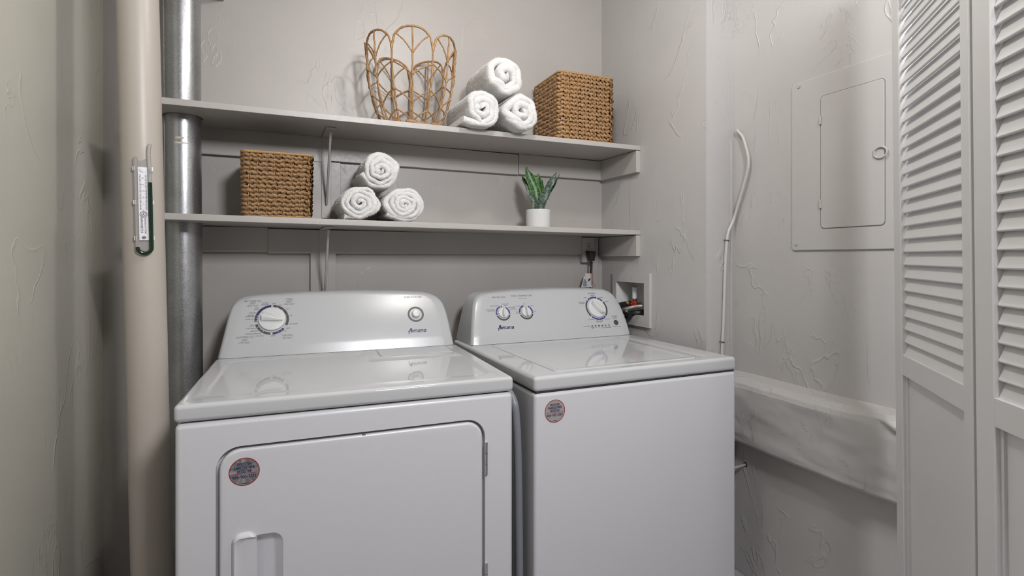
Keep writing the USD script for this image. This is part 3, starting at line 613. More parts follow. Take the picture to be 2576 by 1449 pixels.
# ------------------------------------------------------------------ washer
WA, WOx, WOy = -.0093, -.7648, -.8276
W_L0, W_Z = .5263, .910
ws = thing('washer', 'white top-loading washing machine right of the dryer', 'washing machine', (WOx, WOy, 0), WA)
obj('cabinet', bx(.001, .698, .001, .665, .03, .8665, .011, 4), 'enamel_body', ws, smooth=35)
obj('lid_seam', bx(.006, .693, .006, .60, .8655, .8705), 'seam_dark', ws)
wt = rman(0, .699, 0, .69, .8694, .910, .0105, 4)
lidP = rrect(.081, .573, .036, .505, .012)
g1 = m3d.Manifold.extrude(m3d.CrossSection([offset_ring(lidP, .0016).tolist()]), .03).translate((0, 0, .9035))
chan = well(.607, .625, .050, .470, .006, .0030, .009, .910)
front = well(.300, .328, .024, .046, .008, .0035, .004, .910)
obj('top_panel', arr(wt - g1 - chan), 'enamel_top', ws, smooth=30)
lid = m3d.Manifold.batch_hull([m3d.Manifold.extrude(m3d.CrossSection([offset_ring(lidP, -o).tolist()]), .0003).translate((0, 0, zz)) for o, zz in ((0, .9036), (0, .9095), (.001, .9108), (.003, .9116))])
dish = well(.105, .553, .060, .49, .02, .0022, .010, .9119)
obj('lid', arr(lid - dish), 'enamel_top', ws, smooth=30)
W_OUT = [(0.0149, 0), (0.0288, 0.0743), (0.0440, 0.1400), (0.0521, 0.1655), (0.0594, 0.1773), (0.069, 0.1875), (0.0814, 0.1944), (0.0932, 0.1981), (0.2034, 0.2067), (0.401, 0.2104), (0.5578, 0.2062), (0.6279, 0.2000), (0.6454, 0.1935), (0.6600, 0.1835), (0.6720, 0.1661), (0.6850, 0.1200), (0.6915, 0.0600), (0.6945, 0.0)]
wc = obj('console', console_mesh(W_OUT, W_L0, W_Z, .70), 'console_plastic', ws, smooth=40)
obj('console_seam', bx(.0155, .694, W_L0 - .001, W_L0 + .01, .9095, .9107), 'seam_dark', ws)
WT_BIG = [('WATER LEVEL', 0.1516, 0.1799, 0.055), ('WASH TEMPERATURE', 0.2457, 0.1829, 0.0867), ('NORMAL', 0.5585, 0.1834, 0.0354), ('START', 0.6338, 0.0824, 0.0282), ('CANCEL', 0.6233, 0.0398, 0.0214)]
WT_SM = [('all cold rinses', 0.2469, 0.1726, 0.0352), ('deep water', 0.1704, 0.1521, 0.0303), ('wash', 0.1707, 0.1466, 0.0138), ('auto sensing', 0.1257, 0.146, 0.0342), ('auto sensing', 0.1074, 0.1315, 0.0321), ('+ extra rinse', 0.1075, 0.127, 0.0321), ('deep water', 0.1961, 0.1387, 0.0297), ('wash', 0.1967, 0.1346, 0.0138), ('+ extra rinse', 0.1976, 0.13, 0.0296), ('cold', 0.2216, 0.1419, 0.0122), ('cool', 0.2479, 0.1497, 0.0104), ('warm', 0.2772, 0.1411, 0.0144), ('hot', 0.2843, 0.1185, 0.0096), ('tap', 0.2121, 0.1184, 0.0093), ('cold', 0.2116, 0.1135, 0.012), ('regular', 0.5591, 0.1739, 0.0182), ('heavy', 0.5227, 0.1666, 0.0148), ('casual', 0.5956, 0.1647, 0.0162), ('delicate', 0.6157, 0.1456, 0.0196), ('bulky items', 0.4999, 0.1471, 0.0302), ('& sheets', 0.4996, 0.1423, 0.024), ('drain & spin', 0.5208, 0.0729, 0.0249), ('clean washer', 0.5582, 0.0667, 0.0347), ('with', 0.5489, 0.0624, 0.0105), ('rinse & spin', 0.5968, 0.072, 0.0256), ('Pause', 0.6331, 0.0766, 0.0141), ('Hold to start', 0.6328, 0.0722, 0.0216), ('(3 sec)', 0.6426, 0.0387, 0.0151), ('cycle status', 0.4943, 0.0473, 0.0307), ('sensing', 0.5189, 0.0402, 0.0154), ('fill', 0.5189, 0.0366, 0.0061), ('wash', 0.5349, 0.0413, 0.0104), ('rinse', 0.5496, 0.0409, 0.0104), ('final', 0.5655, 0.041, 0.0105), ('spin', 0.5643, 0.0368, 0.0094), ('cycle', 0.5809, 0.0407, 0.0116), ('complete', 0.5813, 0.0368, 0.0179), ('lid', 0.5976, 0.0407, 0.0075), ('locked', 0.5969, 0.0369, 0.0137)]
obj('lettering', cat([console_text(WT_BIG, W_L0, W_Z), console_text(WT_SM, W_L0, W_Z, hk=.9), console_text([('affresh', .5625, .0620, .0125)], W_L0, W_Z, True)]), 'print_grey', wc, smooth=False, label='grey printed lettering')
obj('brand_lettering', brand(.1235, .1880, .0550, .0715, W_L0, W_Z), 'print_blue', wc, smooth=False, label='dark blue brand lettering')
for cx, segs, rot in ((.1548, ((258, 342, ((282, .6), (325, .6))), (350, 360, ()), (33, 97, ((58, .6), (40, .6)))), 12), (.2487, ((258, 348, ((268, .6), (312, .6))), (30, 98, ((45, .6), (88, .6)))), 1)):
    for a0, a1, tk in segs: obj('dial_marking', ring_seg(cx, .1165, .0232, .0287, a0, a1, W_L0, W_Z, ticks=tk), 'ring_violet', wc, smooth=False, label='navy blue arc printed round a dial')
    obj('dial_marking', ring_seg(cx, .1165, .0232, .0287, 106, 250, W_L0, W_Z), 'ring_dark', wc, smooth=False, label='charcoal arc printed round a dial')
    kb, kg = knob_mesh(.0195, .012, rot, .0055)
    kn = obj('control_knob', place_knob(kb, cx, .1165, W_L0, W_Z), 'knob_plastic', ws, smooth=40)
    kg = (kg[0] * np.array([1, 1.22, 1]) if rot < 5 else kg[0] * 1.0, kg[1])
    obj('grip', place_knob(kg, cx, .1165, W_L0, W_Z), 'knob_plastic', kn, smooth=35)
cx, ch = .5606, .1195
for mm, a0, a1, tk in (('ring_blue', 322, 376, ((331, .6), (362, .6))), ('ring_blue', 382, 410, ((396, .6),)), ('ring_dark', 228, 316, ((309, .6),)), ('ring_blue', 141, 222, ((207, .6), (180, .6), (153, .6))), ('ring_dark', 56, 134, ())):
    obj('dial_marking', ring_seg(cx, ch, .0430, .0492, a0, a1, W_L0, W_Z, ticks=tk), 'ring_violet' if mm == 'ring_blue' else mm, wc, smooth=False, label=('navy blue' if mm == 'ring_blue' else 'charcoal') + ' arc printed round the cycle dial')
kb, kg = knob_mesh(.0395, .015, -38, .0125)
kn = obj('control_knob', place_knob(kb, cx, ch, W_L0, W_Z), 'knob_plastic', ws, smooth=40, label='large cycle dial')
obj('grip', place_knob(kg, cx, ch, W_L0, W_Z), 'knob_plastic', kn, smooth=35)
obj('start_button', place_knob(lathe([(.0001, .0022), (.0088, .002), (.0100, .0012), (.0106, 0)], 32), .6328, .0557, W_L0, W_Z), 'ring_dark', ws, smooth=40, label='round charcoal start button')
for k in range(6):
    v, f = bx(-.0035, .0035, -.0014, .0014, 0, .0005); obj('status_light', place_knob((v, f), .5192 + (.5964 - .5192) * k / 5, .0470, W_L0, W_Z), 'print_dark', ws, smooth=False)
sticker(ws, .0595, .8165, .0298, .0008)

# grey hose in the gap between the machines
hz = thing('drain_hose', 'grey hose hanging in the gap between dryer and washer', 'hose')
hp_ = curve([(-.8045, -.60, .875), (-.8035, -.70, .872), (-.8020, -.775, .845), (-.7985, -.789, .79), (-.7945, -.7905, .69), (-.7925, -.7915, .54), (-.7915, -.7925, .38), (-.7915, -.79, .1)], 120)
obj('hose', tube(hp_, .0105, 16), 'hose_grey', hz)

# ------------------------------------------------------------------ woven baskets
def woven_basket(name, label, x0, x1, y0, y1, z0, hgt, rows, taper, matname, seed, rz=0.0, cols=5, per=.0118):
    rng = np.random.default_rng(seed)
    t = thing(name, label, 'basket', ((x0 + x1) / 2, (y0 + y1) / 2, z0), rz)
    hw, hd = (x1 - x0) / 2, (y1 - y0) / 2
    rim = .006; rh = (hgt - 2 * rim) / rows
    def path(zf, inset=0.0, r=.016):
        k = 1 - taper * (1 - zf); return rrect(-hw * k + inset, hw * k - inset, -hd * k + inset, hd * k - inset, r, 5)
    # stakes: positions round the sides
    base = path(.5); ls = LineString(np.vstack([base, base[:1]])); Ltot = ls.length
    nst = max(8, int(round(Ltot / ((x1 - x0) / cols))) // 2 * 2)
    thick = .0052
    for i in range(rows):
        zf = (rim + (i + .5) * rh) / hgt; zc = zf * hgt
        P = path(zf, .009); ls = LineString(np.vstack([P, P[:1]])); L = ls.length
        nb = int(round(L / per)); V, F, nn = [], [], 0
        wav = rng.uniform(0, 6.28); jz = rng.uniform(-.0006, .0006)
        for k in range(nb):
            for side in (1, -1):
                s = ((k + (.5 if side < 0 else 0) + rng.uniform(-.12, .12)) / nb) % 1.0
                p = np.array(ls.interpolate(s, normalized=True).coords[0]); q = np.array(ls.interpolate((s + .002) % 1, normalized=True).coords[0])
                tg = q - p; tg /= np.linalg.norm(tg) + 1e-9; nm = np.array([tg[1], -tg[0]])
                ph = (s * nst / 2 + .5 * (i % 2)) % 1.0; pin = math.exp(-((min(ph, 1 - ph)) / .10) ** 2)
                bul = .0062 * (1 - .95 * pin) * (.9 + .2 * rng.random())
                # a leaf blade, slanted, bulged outward
                l, w = per * 1.42 * (.85 + .3 * rng.random()), rh * .43 * (1 - .35 * pin) * (.9 + .2 * rng.random())
                ang = side * math.radians(31 + rng.uniform(-9, 9)); nu, nv = 7, 4
                uu, vv = np.meshgrid(np.linspace(-1, 1, nu), np.linspace(-1, 1, nv), indexing='ij')
                half = np.maximum(.10, (1 - np.abs(uu) ** 1.8)) ** .9
                a = uu * l * .5 + .0; b = vv * w * half
                da = a * math.cos(ang) - b * math.sin(ang); db = a * math.sin(ang) + b * math.cos(ang)
                db = db + side * rh * .19
                out = thick * .55 + bul + .0022 * (1 - vv ** 2) * half - .0034 * (uu + .45) ** 2 * .8 + .0016 * vv * side - .0040 * (np.abs(db) / (rh * .5)) ** 2 + rng.uniform(-.0006, .0006)
                z = zc + db + jz + .0008 * math.sin(s * 40 + wav)
                X = p[0] + tg[0] * da + nm[0] * out; Y = p[1] + tg[1] * da + nm[1] * out
                V.append(np.stack([X, Y, z], -1).reshape(-1, 3))
                for iu in range(nu - 1):
                    for iv in range(nv - 1):
                        a0 = nn + iu * nv + iv; F += [(a0, a0 + nv, a0 + nv + 1), (a0, a0 + nv + 1, a0 + 1)]
                nn += nu * nv
        core = tube(np.c_[P, np.full(len(P), zc)], rh * .36, 6, closed=True)
        m = cat([(np.vstack(V), np.array(F)), core]) if False else (np.vstack(V), np.array(F))
        row = obj('braid_row', m, matname, t, smooth=True)
    # stakes: pairs of thin cords weaving in and out
    for j in range(nst):
        V = []
        for dx in (-.0022, .0022):
            pts = []
            for i in range(rows * 6 + 1):
                zf = (rim + rh * i / 6) / hgt; P = path(zf, .009); ls = LineString(np.vstack([P, P[:1]]))
                L = ls.length; s = (j / nst) % 1.0
                p = np.array(ls.interpolate((s + dx / L) % 1, normalized=True).coords[0]); q = np.array(ls.interpolate((s + .002 + dx / L) % 1, normalized=True).coords[0])
                tg = q - p; tg /= np.linalg.norm(tg) + 1e-9; nm = np.array([tg[1], -tg[0]])
                r = i / 6 - .5; front = .5 + .5 * math.cos(PI * (r + j))
                o = -.001 + .0072 * front; pts.append((p[0] + nm[0] * o, p[1] + nm[1] * o, zf * hgt))
            V.append(tube(pts, .0015, 5))
        obj('stake', cat(V), 'rope', t, smooth=True)
    for nm_, zf in (('rim', 1.0), ('base_rim', 0.0)):
        P = path(zf, .004 if zf else .008); zz = hgt - rim * .6 if zf else rim * .7
        ls = LineString(np.vstack([P, P[:1]])); n = 420
        pts = np.array([(*ls.interpolate(k / n, normalized=True).coords[0], zz) for k in range(n)])
        obj(nm_, tube(pts, .0046 + .0007 * np.sin(np.arange(n) * 2 * PI / 3.5), 8, closed=True), 'rope', t, smooth=50)
    P0, P1 = path(0, .012), path(1, .012); n = len(P0)
    V = np.vstack([np.c_[P0, np.full(n, .003)], np.c_[P1, np.full(n, hgt - .006)]]); F = []
    for k in range(n): F += [(k, (k + 1) % n, n + (k + 1) % n), (k, n + (k + 1) % n, n + k)]
    bt_ = trimesh.creation.triangulate_polygon(Polygon(P0), engine='earcut')
    obj('liner', cat([(V, np.array(F)), (np.c_[bt_[0], np.full(len(bt_[0]), .003)], np.array(bt_[1]))]), 'basket_inside', t, smooth=False)
    return t
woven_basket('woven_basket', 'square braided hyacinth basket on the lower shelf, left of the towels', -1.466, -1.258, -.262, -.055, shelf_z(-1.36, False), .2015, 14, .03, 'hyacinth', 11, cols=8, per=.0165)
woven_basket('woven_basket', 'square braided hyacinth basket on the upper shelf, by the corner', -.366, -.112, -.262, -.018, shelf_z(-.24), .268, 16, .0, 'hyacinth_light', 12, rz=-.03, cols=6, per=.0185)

# ------------------------------------------------------------------ open rattan basket with petal rim
rb = thing('rattan_basket', 'open tulip-shaped rattan basket on the upper shelf', 'basket', (-.923, -.160, shelf_z(-.923)))
rng = np.random.default_rng(5)
NP, HB = 7, .312
AZ0 = math.atan2(CAM[1] + .16, CAM[0] + .923) + .03
def rad(z):
    s = np.clip(z / HB, 0, 1); return .098 + .050 * np.sin(np.minimum(1, s / .62) * PI / 2) + .014 * s ** 2
def cyl(a, z):
    r = rad(z); return np.array([r * math.cos(AZ0 + a), r * math.sin(AZ0 + a), z])
def cane(pts, r, n=26, jit=.0012):
    c = curve(pts, n); c = c + rng.normal(0, jit * .4, c.shape) * np.array([1, 1, .5])
    rr_ = r * (1 + .13 * np.sin(np.arange(len(c)) * 1.9 + rng.uniform(0, 6)) + rng.normal(0, .05, len(c)))
    return tube(c, rr_, 8)
hp2 = PI / NP; ZS = .255
for k in range(NP):
    a = 2 * PI * k / NP; ztop = HB - (.0 if k in (0,) else .004) - .004 * rng.random()
    A = []
    for s in np.linspace(-1, 1, 15):
        A.append(cyl(a + hp2 * s * (1 - .0 * abs(s)), ZS - .012 + (ztop - ZS + .012) * math.sqrt(max(0, 1 - abs(s) ** 2.3))))
    pt = obj('petal_arch', cane(A, .0036, 40), 'rattan', rb, smooth=50)
    obj('stem', cane([cyl(a, ztop - .001), cyl(a, .24), cyl(a, .16), cyl(a, .08), cyl(a, .03), cyl(a, .004)], .0031), 'rattan', rb, smooth=50)
    e = a + hp2
    obj('post', cane([cyl(e, ZS), cyl(e, .19), cyl(e, .11), cyl(e, .05), cyl(e, .004)], .0033), 'rattan', rb, smooth=50)
    for s in (-1, 1):
        def za(f): return ZS - .012 + (ztop - ZS + .012) * math.sqrt(max(0, 1 - f ** 2.3))
        obj('brace', cane([cyl(a + s * hp2 * .78, za(.78)), cyl(a + s * hp2 * .38, .260), cyl(a + s * .02, .228)], .0024, 14), 'rattan', rb, smooth=50)
        for zp, zn in ((.197, .157), (.112, .070), (.048, .012)):
            obj('brace', cane([cyl(a + s * hp2, zp), cyl(a + s * hp2 * .55, zp + (zn - zp) * .42), cyl(a + s * .02, zn)], .0026, 14), 'rattan', rb, smooth=50)
    W = []
    for c, h in ((cyl(a, .228), .006), (cyl(a, .157), .006), (cyl(a, .07), .006), (cyl(e, ZS - .008), .010), (cyl(e, .197), .006), (cyl(e, .112), .006)):
        obj('binding', tube([c + np.array([0, 0, -h]), c + np.array([0, 0, -h * .4]), c + np.array([0, 0, h * .4]), c + np.array([0, 0, h])], [.0035, .0053, .0056, .0036], 8), 'rattan', rb, smooth=50)
ringp = [cyl(2 * PI * k / 60, .006) for k in range(60)]
obj('base_ring', cat([tube(ringp, .0048, 8, closed=True), tube([p * np.array([.9, .9, 1]) + np.array([0, 0, .004]) for p in ringp], .004, 8, closed=True)]), 'rattan', rb, smooth=50)
for k in range(16):
    a = rng.uniform(0, 6.28); c = cyl(a, .009); tdir = np.array([-math.sin(a + AZ0), math.cos(a + AZ0), 0])
    obj('wrap', tube([c - tdir * .013, c - tdir * .006, c + tdir * .006, c + tdir * .013], [.006, .0088, .0092, .0062], 9), 'rattan', rb, smooth=50)

# ------------------------------------------------------------------ rolled towels
def towel(label, cx, cz, rx, rz, y0, length, turns, end, seed, tail=0.05, group=None, skew=0.0, lump=.1, dirn=1, yaw=0.0):
    """a sheet rolled into a spiral: section (radial thickness x depth) swept along the spiral; front face at y0"""
    t = thing('rolled_towel', label, 'towel', (cx, y0 + length / 2, cz - rz), yaw, group=group)
    rg = np.random.default_rng(seed)
    phase = math.radians(end) - dirn * 2 * PI * turns
    th = 1.0 / (turns + .35); S = int(64 * turns); A = np.linspace(0, turns, S)
    th_pts = []
    for s in A:
        ang = phase + dirn * 2 * PI * s; r = th * (s + .42 * min(1, s / .5) ** .7)
        r = min(r, 1 - th * .48)
        wob = 1 + lump * (meshkit.noise(np.array([math.cos(ang) * 1.9 + 5, math.sin(ang) * 1.9, s * .6]), seed) - .5) * 1.6
        th_pts.append((r * wob * math.cos(ang), r * wob * math.sin(ang)))
    pts = np.array(th_pts) * np.array([rx, rz])
    pts[:, 1] = np.maximum(pts[:, 1], -rz + th * rx * .46)
    if tail:                                            # loose end along the tangent
        d = pts[-1] - pts[-4]; d /= np.linalg.norm(d); k = np.linspace(0, 1, 22)[1:]
        ex = np.array([pts[-1] + d * tail * q for q in k]); ex[:, 1] = np.maximum(ex[:, 1], -rz + th * rx * .42)
        pts = np.vstack([pts, ex])
    for _ in range(4): pts[1:-1] = (pts[:-2] + 2 * pts[1:-1] + pts[2:]) / 4
    n = len(pts); tg = np.gradient(pts, axis=0); tg /= np.linalg.norm(tg, axis=1, keepdims=True) + 1e-9; nr = np.c_[-tg[:, 1], tg[:, 0]]
    hw = th * (rx + rz) / 2 * .60
    # section loop: rounded front, body, rounded back
    loop = []
    for k in range(9): a_ = PI * k / 8; loop.append((math.cos(a_), -math.sin(a_), 0))      # front cap: radial +1 -> -1
    for yv in (.04, .12, .25, .42, .60, .80, 1.0): loop.append((-1, 0, yv))
    for yv in (1.0, .80, .60, .42, .25, .12, .04): loop.append((1, 0, yv))
    loop = np.array(loop); Lp = len(loop)
    V = np.zeros((n, Lp, 3)); ln = np.arange(n) / n
    fr = .012 * (meshkit.fbm(np.c_[ln * 9, np.zeros(n), np.full(n, seed * 3.7)], 3, seed) - .5) + .004 * (rg.random() - .5)
    rr0 = np.linalg.norm(pts / np.array([rx, rz]), axis=1); fr = fr - .012 * (1 - rr0) + .010 * np.clip((rr0 - .72) / .28, 0, 1) ** 2
    thv = 1 + .25 * (meshkit.noise(np.c_[ln * 23, np.zeros(n) + 2, np.full(n, seed)], seed + 3) - .5)
    for j, (ra, fc, yb) in enumerate(loop):
        off = ra * hw * thv; y = fr * (1 - yb) + fc * hw * 1.05 + (yb * length)
        q = pts + nr * off[:, None]
        sag = 1 - .06 * yb * (0 if skew == 0 else 1)
        V[:, j, 0] = q[:, 0] * sag + skew * yb; V[:, j, 1] = y - length / 2; V[:, j, 2] = q[:, 1]
    Q = V.reshape(-1, 3)
    dsp = ((meshkit.fbm(Q * 90 + seed * 11.3, 3, seed) - .5) * .0046 + (meshkit.noise(Q * 26 + seed * 7.1, seed + 9) - .5) * .0070)[:, None]
    cent = np.repeat(pts, Lp, 0); outv = np.c_[Q[:, 0] - cent[:, 0], np.tile(np.where(loop[:, 1] < 0, -hw, 0), n), Q[:, 2] - cent[:, 1]]
    outv /= np.linalg.norm(outv, axis=1, keepdims=True) + 1e-6
    Q = Q + outv * dsp; Q[:, 2] = np.maximum(Q[:, 2], -rz) + rz
    F = []
    for i in range(n - 1):
        b0, b1 = i * Lp, (i + 1) * Lp
        for j in range(Lp): k = (j + 1) % Lp; F += [(b0 + j, b1 + j, b1 + k), (b0 + j, b1 + k, b0 + k)]
    F = np.array(F)
    for b0, fl in ((0, 1), ((n - 1) * Lp, -1)):
        c = [(b0 + j, b0 + j + 1, b0) for j in range(1, Lp - 1)]; F = np.vstack([F, np.array(c)[:, ::fl]])
    vol = np.einsum('ij,ij->i', Q[F[:, 0]], np.cross(Q[F[:, 1]], Q[F[:, 2]])).sum()
    if vol < 0: F = F[:, ::-1]
    body = obj('towel_body', (Q, F), 'terry', t, smooth=True)
    # terry pile: short loops of thread
    tm = trimesh.Trimesh(Q, F, process=False); area = tm.area_faces.copy(); fn = tm.face_normals; ctr = tm.triangles_center
    vis = (fn[:, 1] < .35); area = area * vis; nn_ = 9000
    idx = rg.choice(len(F), nn_, p=area / area.sum()); b = rg.dirichlet((1, 1, 1), nn_)
    p = (Q[F[idx]] * b[:, :, None]).sum(1); nv = fn[idx] + rg.normal(0, .45, (nn_, 3)); nv /= np.linalg.norm(nv, axis=1, keepdims=True)
    ln_ = rg.uniform(.0014, .0030, nn_)[:, None]; bend = rg.normal(0, .5, (nn_, 3))
    c = np.stack([p - nv * .0004, p + nv * ln_ * .6, p + nv * ln_ + bend * ln_ * .45], 1).reshape(-1, 3); c[:, 2] = np.maximum(c[:, 2], .0003)
    pth = str(t.GetPath()) + '/pile'; cv = UsdGeom.BasisCurves.Define(stage, pth)
    cv.CreateTypeAttr('linear'); cv.CreateCurveVertexCountsAttr(Vt.IntArray.FromNumpy(np.full(nn_, 3, np.int32))); cv.CreatePointsAttr(Vt.Vec3fArray.FromNumpy(c.astype(np.float32)))
    cv.CreateWidthsAttr(Vt.FloatArray([.00055])); cv.SetWidthsInterpolation('constant')
    UsdShade.MaterialBindingAPI.Apply(cv.GetPrim()).Bind(M['terry_pile']); tag(cv.GetPrim(), 'short terry loops', None, None, 'stuff')
    return t
TL = .215
# upper shelf pyramid
towel('rolled white towel on the upper shelf, bottom left of its stack beside the rattan basket', -.7150, shelf_z(-.716) + .0625, .0655, .0625, -.318, TL, 2.7, -118, 21, .040, lump=.34, dirn=-1, yaw=.02)
towel('rolled white towel on the upper shelf, bottom right of its stack against the woven basket', -.5660, shelf_z(-.564) + .0620, .0665, .0620, -.324, TL, 2.4, -112, 22, .045, lump=.40, dirn=-1)
towel('rolled white towel on the upper shelf, topmost of its stack', -.6300, shelf_z(-.62) + .1860, .0655, .0650, -.316, TL, 2.3, -128, 23, .030, lump=.44, dirn=-1)
# lower shelf pyramid
towel('rolled white towel on the lower shelf, bottom left of its stack', -1.1190, shelf_z(-1.119, False) + .0560, .0660, .0560, -.272, TL - .01, 3.7, -112, 24, .026, lump=.26, dirn=-1)
towel('rolled white towel on the lower shelf, bottom right of its stack beside the bare wall', -.9740, shelf_z(-.977, False) + .0565, .0680, .0565, -.262, TL - .01, 4.2, -120, 25, .030, lump=.20, dirn=-1)
towel('rolled white towel on the lower shelf, topmost of its stack', -1.0530, shelf_z(-1.05, False) + .1650, .0615, .0560, -.268, TL - .01, 3.3, -140, 26, .028, lump=.30, dirn=-1)

# ------------------------------------------------------------------ potted snake plant
pl = thing('potted_plant', 'small snake plant in a plain white pot on the lower shelf', 'plant', (-.413, -.165, shelf_z(-.413, False)))
obj('pot', lathe([(.0001, 0), (.0450, 0), (.0472, .0015), (.0482, .006), (.0488, .070), (.0485, .0735), (.0474, .0745), (.0462, .0735), (.0458, .062), (.0001, .062)], 64), 'pot_ceramic', pl, smooth=40)
obj('soil', lathe([(.0001, .0655), (.02, .0652), (.0455, .0635)], 32), 'soil', pl)
cr, cu = np.array([math.cos(YAW), -math.sin(YAW), 0]), np.array([0, 0, 1.0]); cd = np.array([math.sin(YAW), math.cos(YAW), 0])
def leaf(spine, widths, yawn, depth, matname, cup=.25, twist=0.0):
    """spine points in (right, up) metres with a depth for root and tip; blade with a cupped section"""
    sp = curve([(x, z, depth[0] + (depth[1] - depth[0]) * i / (len(spine) - 1)) for i, (x, z) in enumerate(spine)], 30)
    n = len(sp); w = np.interp(np.linspace(0, 1, n), np.linspace(0, 1, len(widths)), widths) * 1.12 * (1 + .10 * np.sin(np.arange(n) * .62 + len(widths)))
    w = np.convolve(np.pad(w, 2, 'edge'), np.ones(5) / 5, 'valid'); w[-1] = .0004
    V, UV, F = [], [], []; m = 7
    tg = np.gradient(sp[:, :2], axis=0); tg /= np.linalg.norm(tg, axis=1, keepdims=True)
    for side in (0, 1):
        for i in range(n):
            ac = np.array([tg[i, 1], -tg[i, 0]]); a = yawn + twist * i / n
            for j in range(m):
                q = -1 + 2 * j / (m - 1); off = q * w[i]
                d = sp[i, 2] + off * math.sin(a) + cup * w[i] * q * q * -1 + (.0012 * (1 - q * q) if side else 0) + .0015 * math.sin(i * .55) * q
                P = cr * (sp[i, 0] + ac[0] * off * math.cos(a)) + cu * (sp[i, 1] + ac[1] * off * math.cos(a)) + cd * d
                V.append(P); UV.append((j / (m - 1), i / (n - 1)))
        o = side * n * m
        for i in range(n - 1):
            for j in range(m - 1):
                q = o + i * m + j; fs = [(q, q + m, q + m + 1), (q, q + m + 1, q + 1)]
                F += fs if side else [f[::-1] for f in fs]
    V = np.array(V); pth = str(pl.GetPath()) + '/' + numbered(str(pl.GetPath()), 'leaf')
    usdkit.mesh(stage, pth, (V, np.array(F)), M[matname], smooth=True, uv=np.array(UV))
px = .000196        # metres per pixel of the close view
def lp(*L): return [((x - 440) * px, .0745 + (1030 - y) * px) for x, y in L]
leaf(lp((430, 1060), (425, 880), (390, 690), (340, 540), (275, 380), (220, 260), (192, 152)), [.012, .014, .017, .0185, .018, .0155, .008, .002], .25, (.004, -.004), 'snake_leaf_green', .35)
leaf(lp((450, 1060), (475, 900), (480, 650), (455, 450), (440, 268)), [.010, .011, .011, .011, .009, .002], -.3, (.012, .018), 'snake_leaf_green', .3)
leaf(lp((460, 1060), (500, 900), (540, 620), (530, 480), (518, 365)), [.008, .009, .006, .0055, .004, .001], -.8, (.016, .026), 'snake_leaf_green', .3)
leaf(lp((410, 1060), (380, 850), (260, 600), (170, 440), (110, 322)), [.009, .010, .009, .0095, .008, .001], .5, (.014, .024), 'snake_leaf', .3)
leaf(lp((400, 1080), (375, 900), (300, 750), (235, 620), (180, 520), (118, 442)), [.0125, .0125, .0125, .011, .006, .003, .001], .35, (-.008, -.016), 'snake_leaf', -.25)
leaf(lp((440, 1080), (470, 900), (560, 730), (650, 560), (730, 420), (812, 268)), [.013, .0135, .0135, .0125, .0115, .009, .001], -.2, (-.010, -.012), 'snake_leaf', -.2)
leaf(lp((480, 1080), (540, 900), (640, 700), (740, 560), (810, 420), (880, 285)), [.012, .0125, .012, .0085, .007, .004, .001], -.75, (.002, .012), 'snake_leaf', .3)
leaf(lp((470, 1085), (520, 950), (600, 800), (660, 700), (690, 660)), [.013, .013, .0115, .008, .004, .001], -.5, (-.006, -.004), 'snake_leaf', -.3)

# ------------------------------------------------------------------ outlet, power cord, supply box
ol = thing('wall_outlet', 'painted electrical outlet on the back wall below the lower shelf', 'outlet', (-.0875, 0, 1.253))
obj('cover_plate', cat([bx(-.0320, .0320, -.026, -.0005, -.055, .057, .002)]), 'trim_paint', ol)
for dz in (.0235, -.0165):
    v, f = prism(Polygon(rrect(-.0165, .0165, -.0135, .0135, .011)), 0, .0015)
    s = obj('socket', (np.c_[v[:, 0], -.026 - v[:, 2], v[:, 1] + dz], f), 'trim_paint', ol)
    obj('slot', cat([bx(-.0075, -.0057, -.0280, -.0272, dz, dz + .0085), bx(.0057, .0075, -.0280, -.0272, dz + .001, dz + .0085), tube([(0, -.0272, dz - .0065), (0, -.0280, dz - .0065)], .0026, 12)]), 'hole_dark', s, smooth=False)
pc = thing('power_cord', 'black washer power cord plugged into the outlet, with a white tag', 'power cord')
pv_ = [np.array([-.1035, -.036, 1.2470])]
plug = m3d.Manifold.batch_hull([m3d.Manifold.sphere(.004, 12).translate(q) for q in ((-.104, -.033, 1.246), (-.0775, -.033, 1.246), (-.104, -.060, 1.243), (-.0775, -.060, 1.243), (-.100, -.035, 1.228), (-.081, -.035, 1.228), (-.0965, -.045, 1.2085), (-.0845, -.045, 1.2085), (-.0965, -.062, 1.2085), (-.0845, -.062, 1.2085))])
obj('plug', arr(plug), 'black_rubber', pc)
obj('cord', tube(curve([(-.0905, -.054, 1.210), (-.0905, -.052, 1.195), (-.0915, -.050, 1.170), (-.0905, -.046, 1.15), (-.090, -.043, 1.10), (-.092, -.04, 1.0), (-.10, -.04, .8)], 60), .0042, 12), 'black_rubber', pc)
def tagm(pts, th=.0008):
    v, f = prism(Polygon(pts), 0, th); return np.c_[v[:, 0], -v[:, 2], v[:, 1]], f
tg_ = obj('tag', move(tagm([(-.1250, 1.150), (-.0890, 1.150), (-.0880, 1.088), (-.1190, 1.090)]), (0, -.056, 0)), 'clear_film', pc, smooth=False, label='white warning tag with an orange stripe')
obj('tag_fold', move(tagm([(-.1290, 1.138), (-.1230, 1.143), (-.1180, 1.089), (-.1450, 1.089)]), (0, -.054, 0)), 'clear_film', tg_, smooth=False)
obj('tag_stripe', move(tagm([(-.0975, 1.150), (-.0905, 1.150), (-.0895, 1.096), (-.0945, 1.096)]), (0, -.0572, 0)), 'orange_print', tg_, smooth=False)
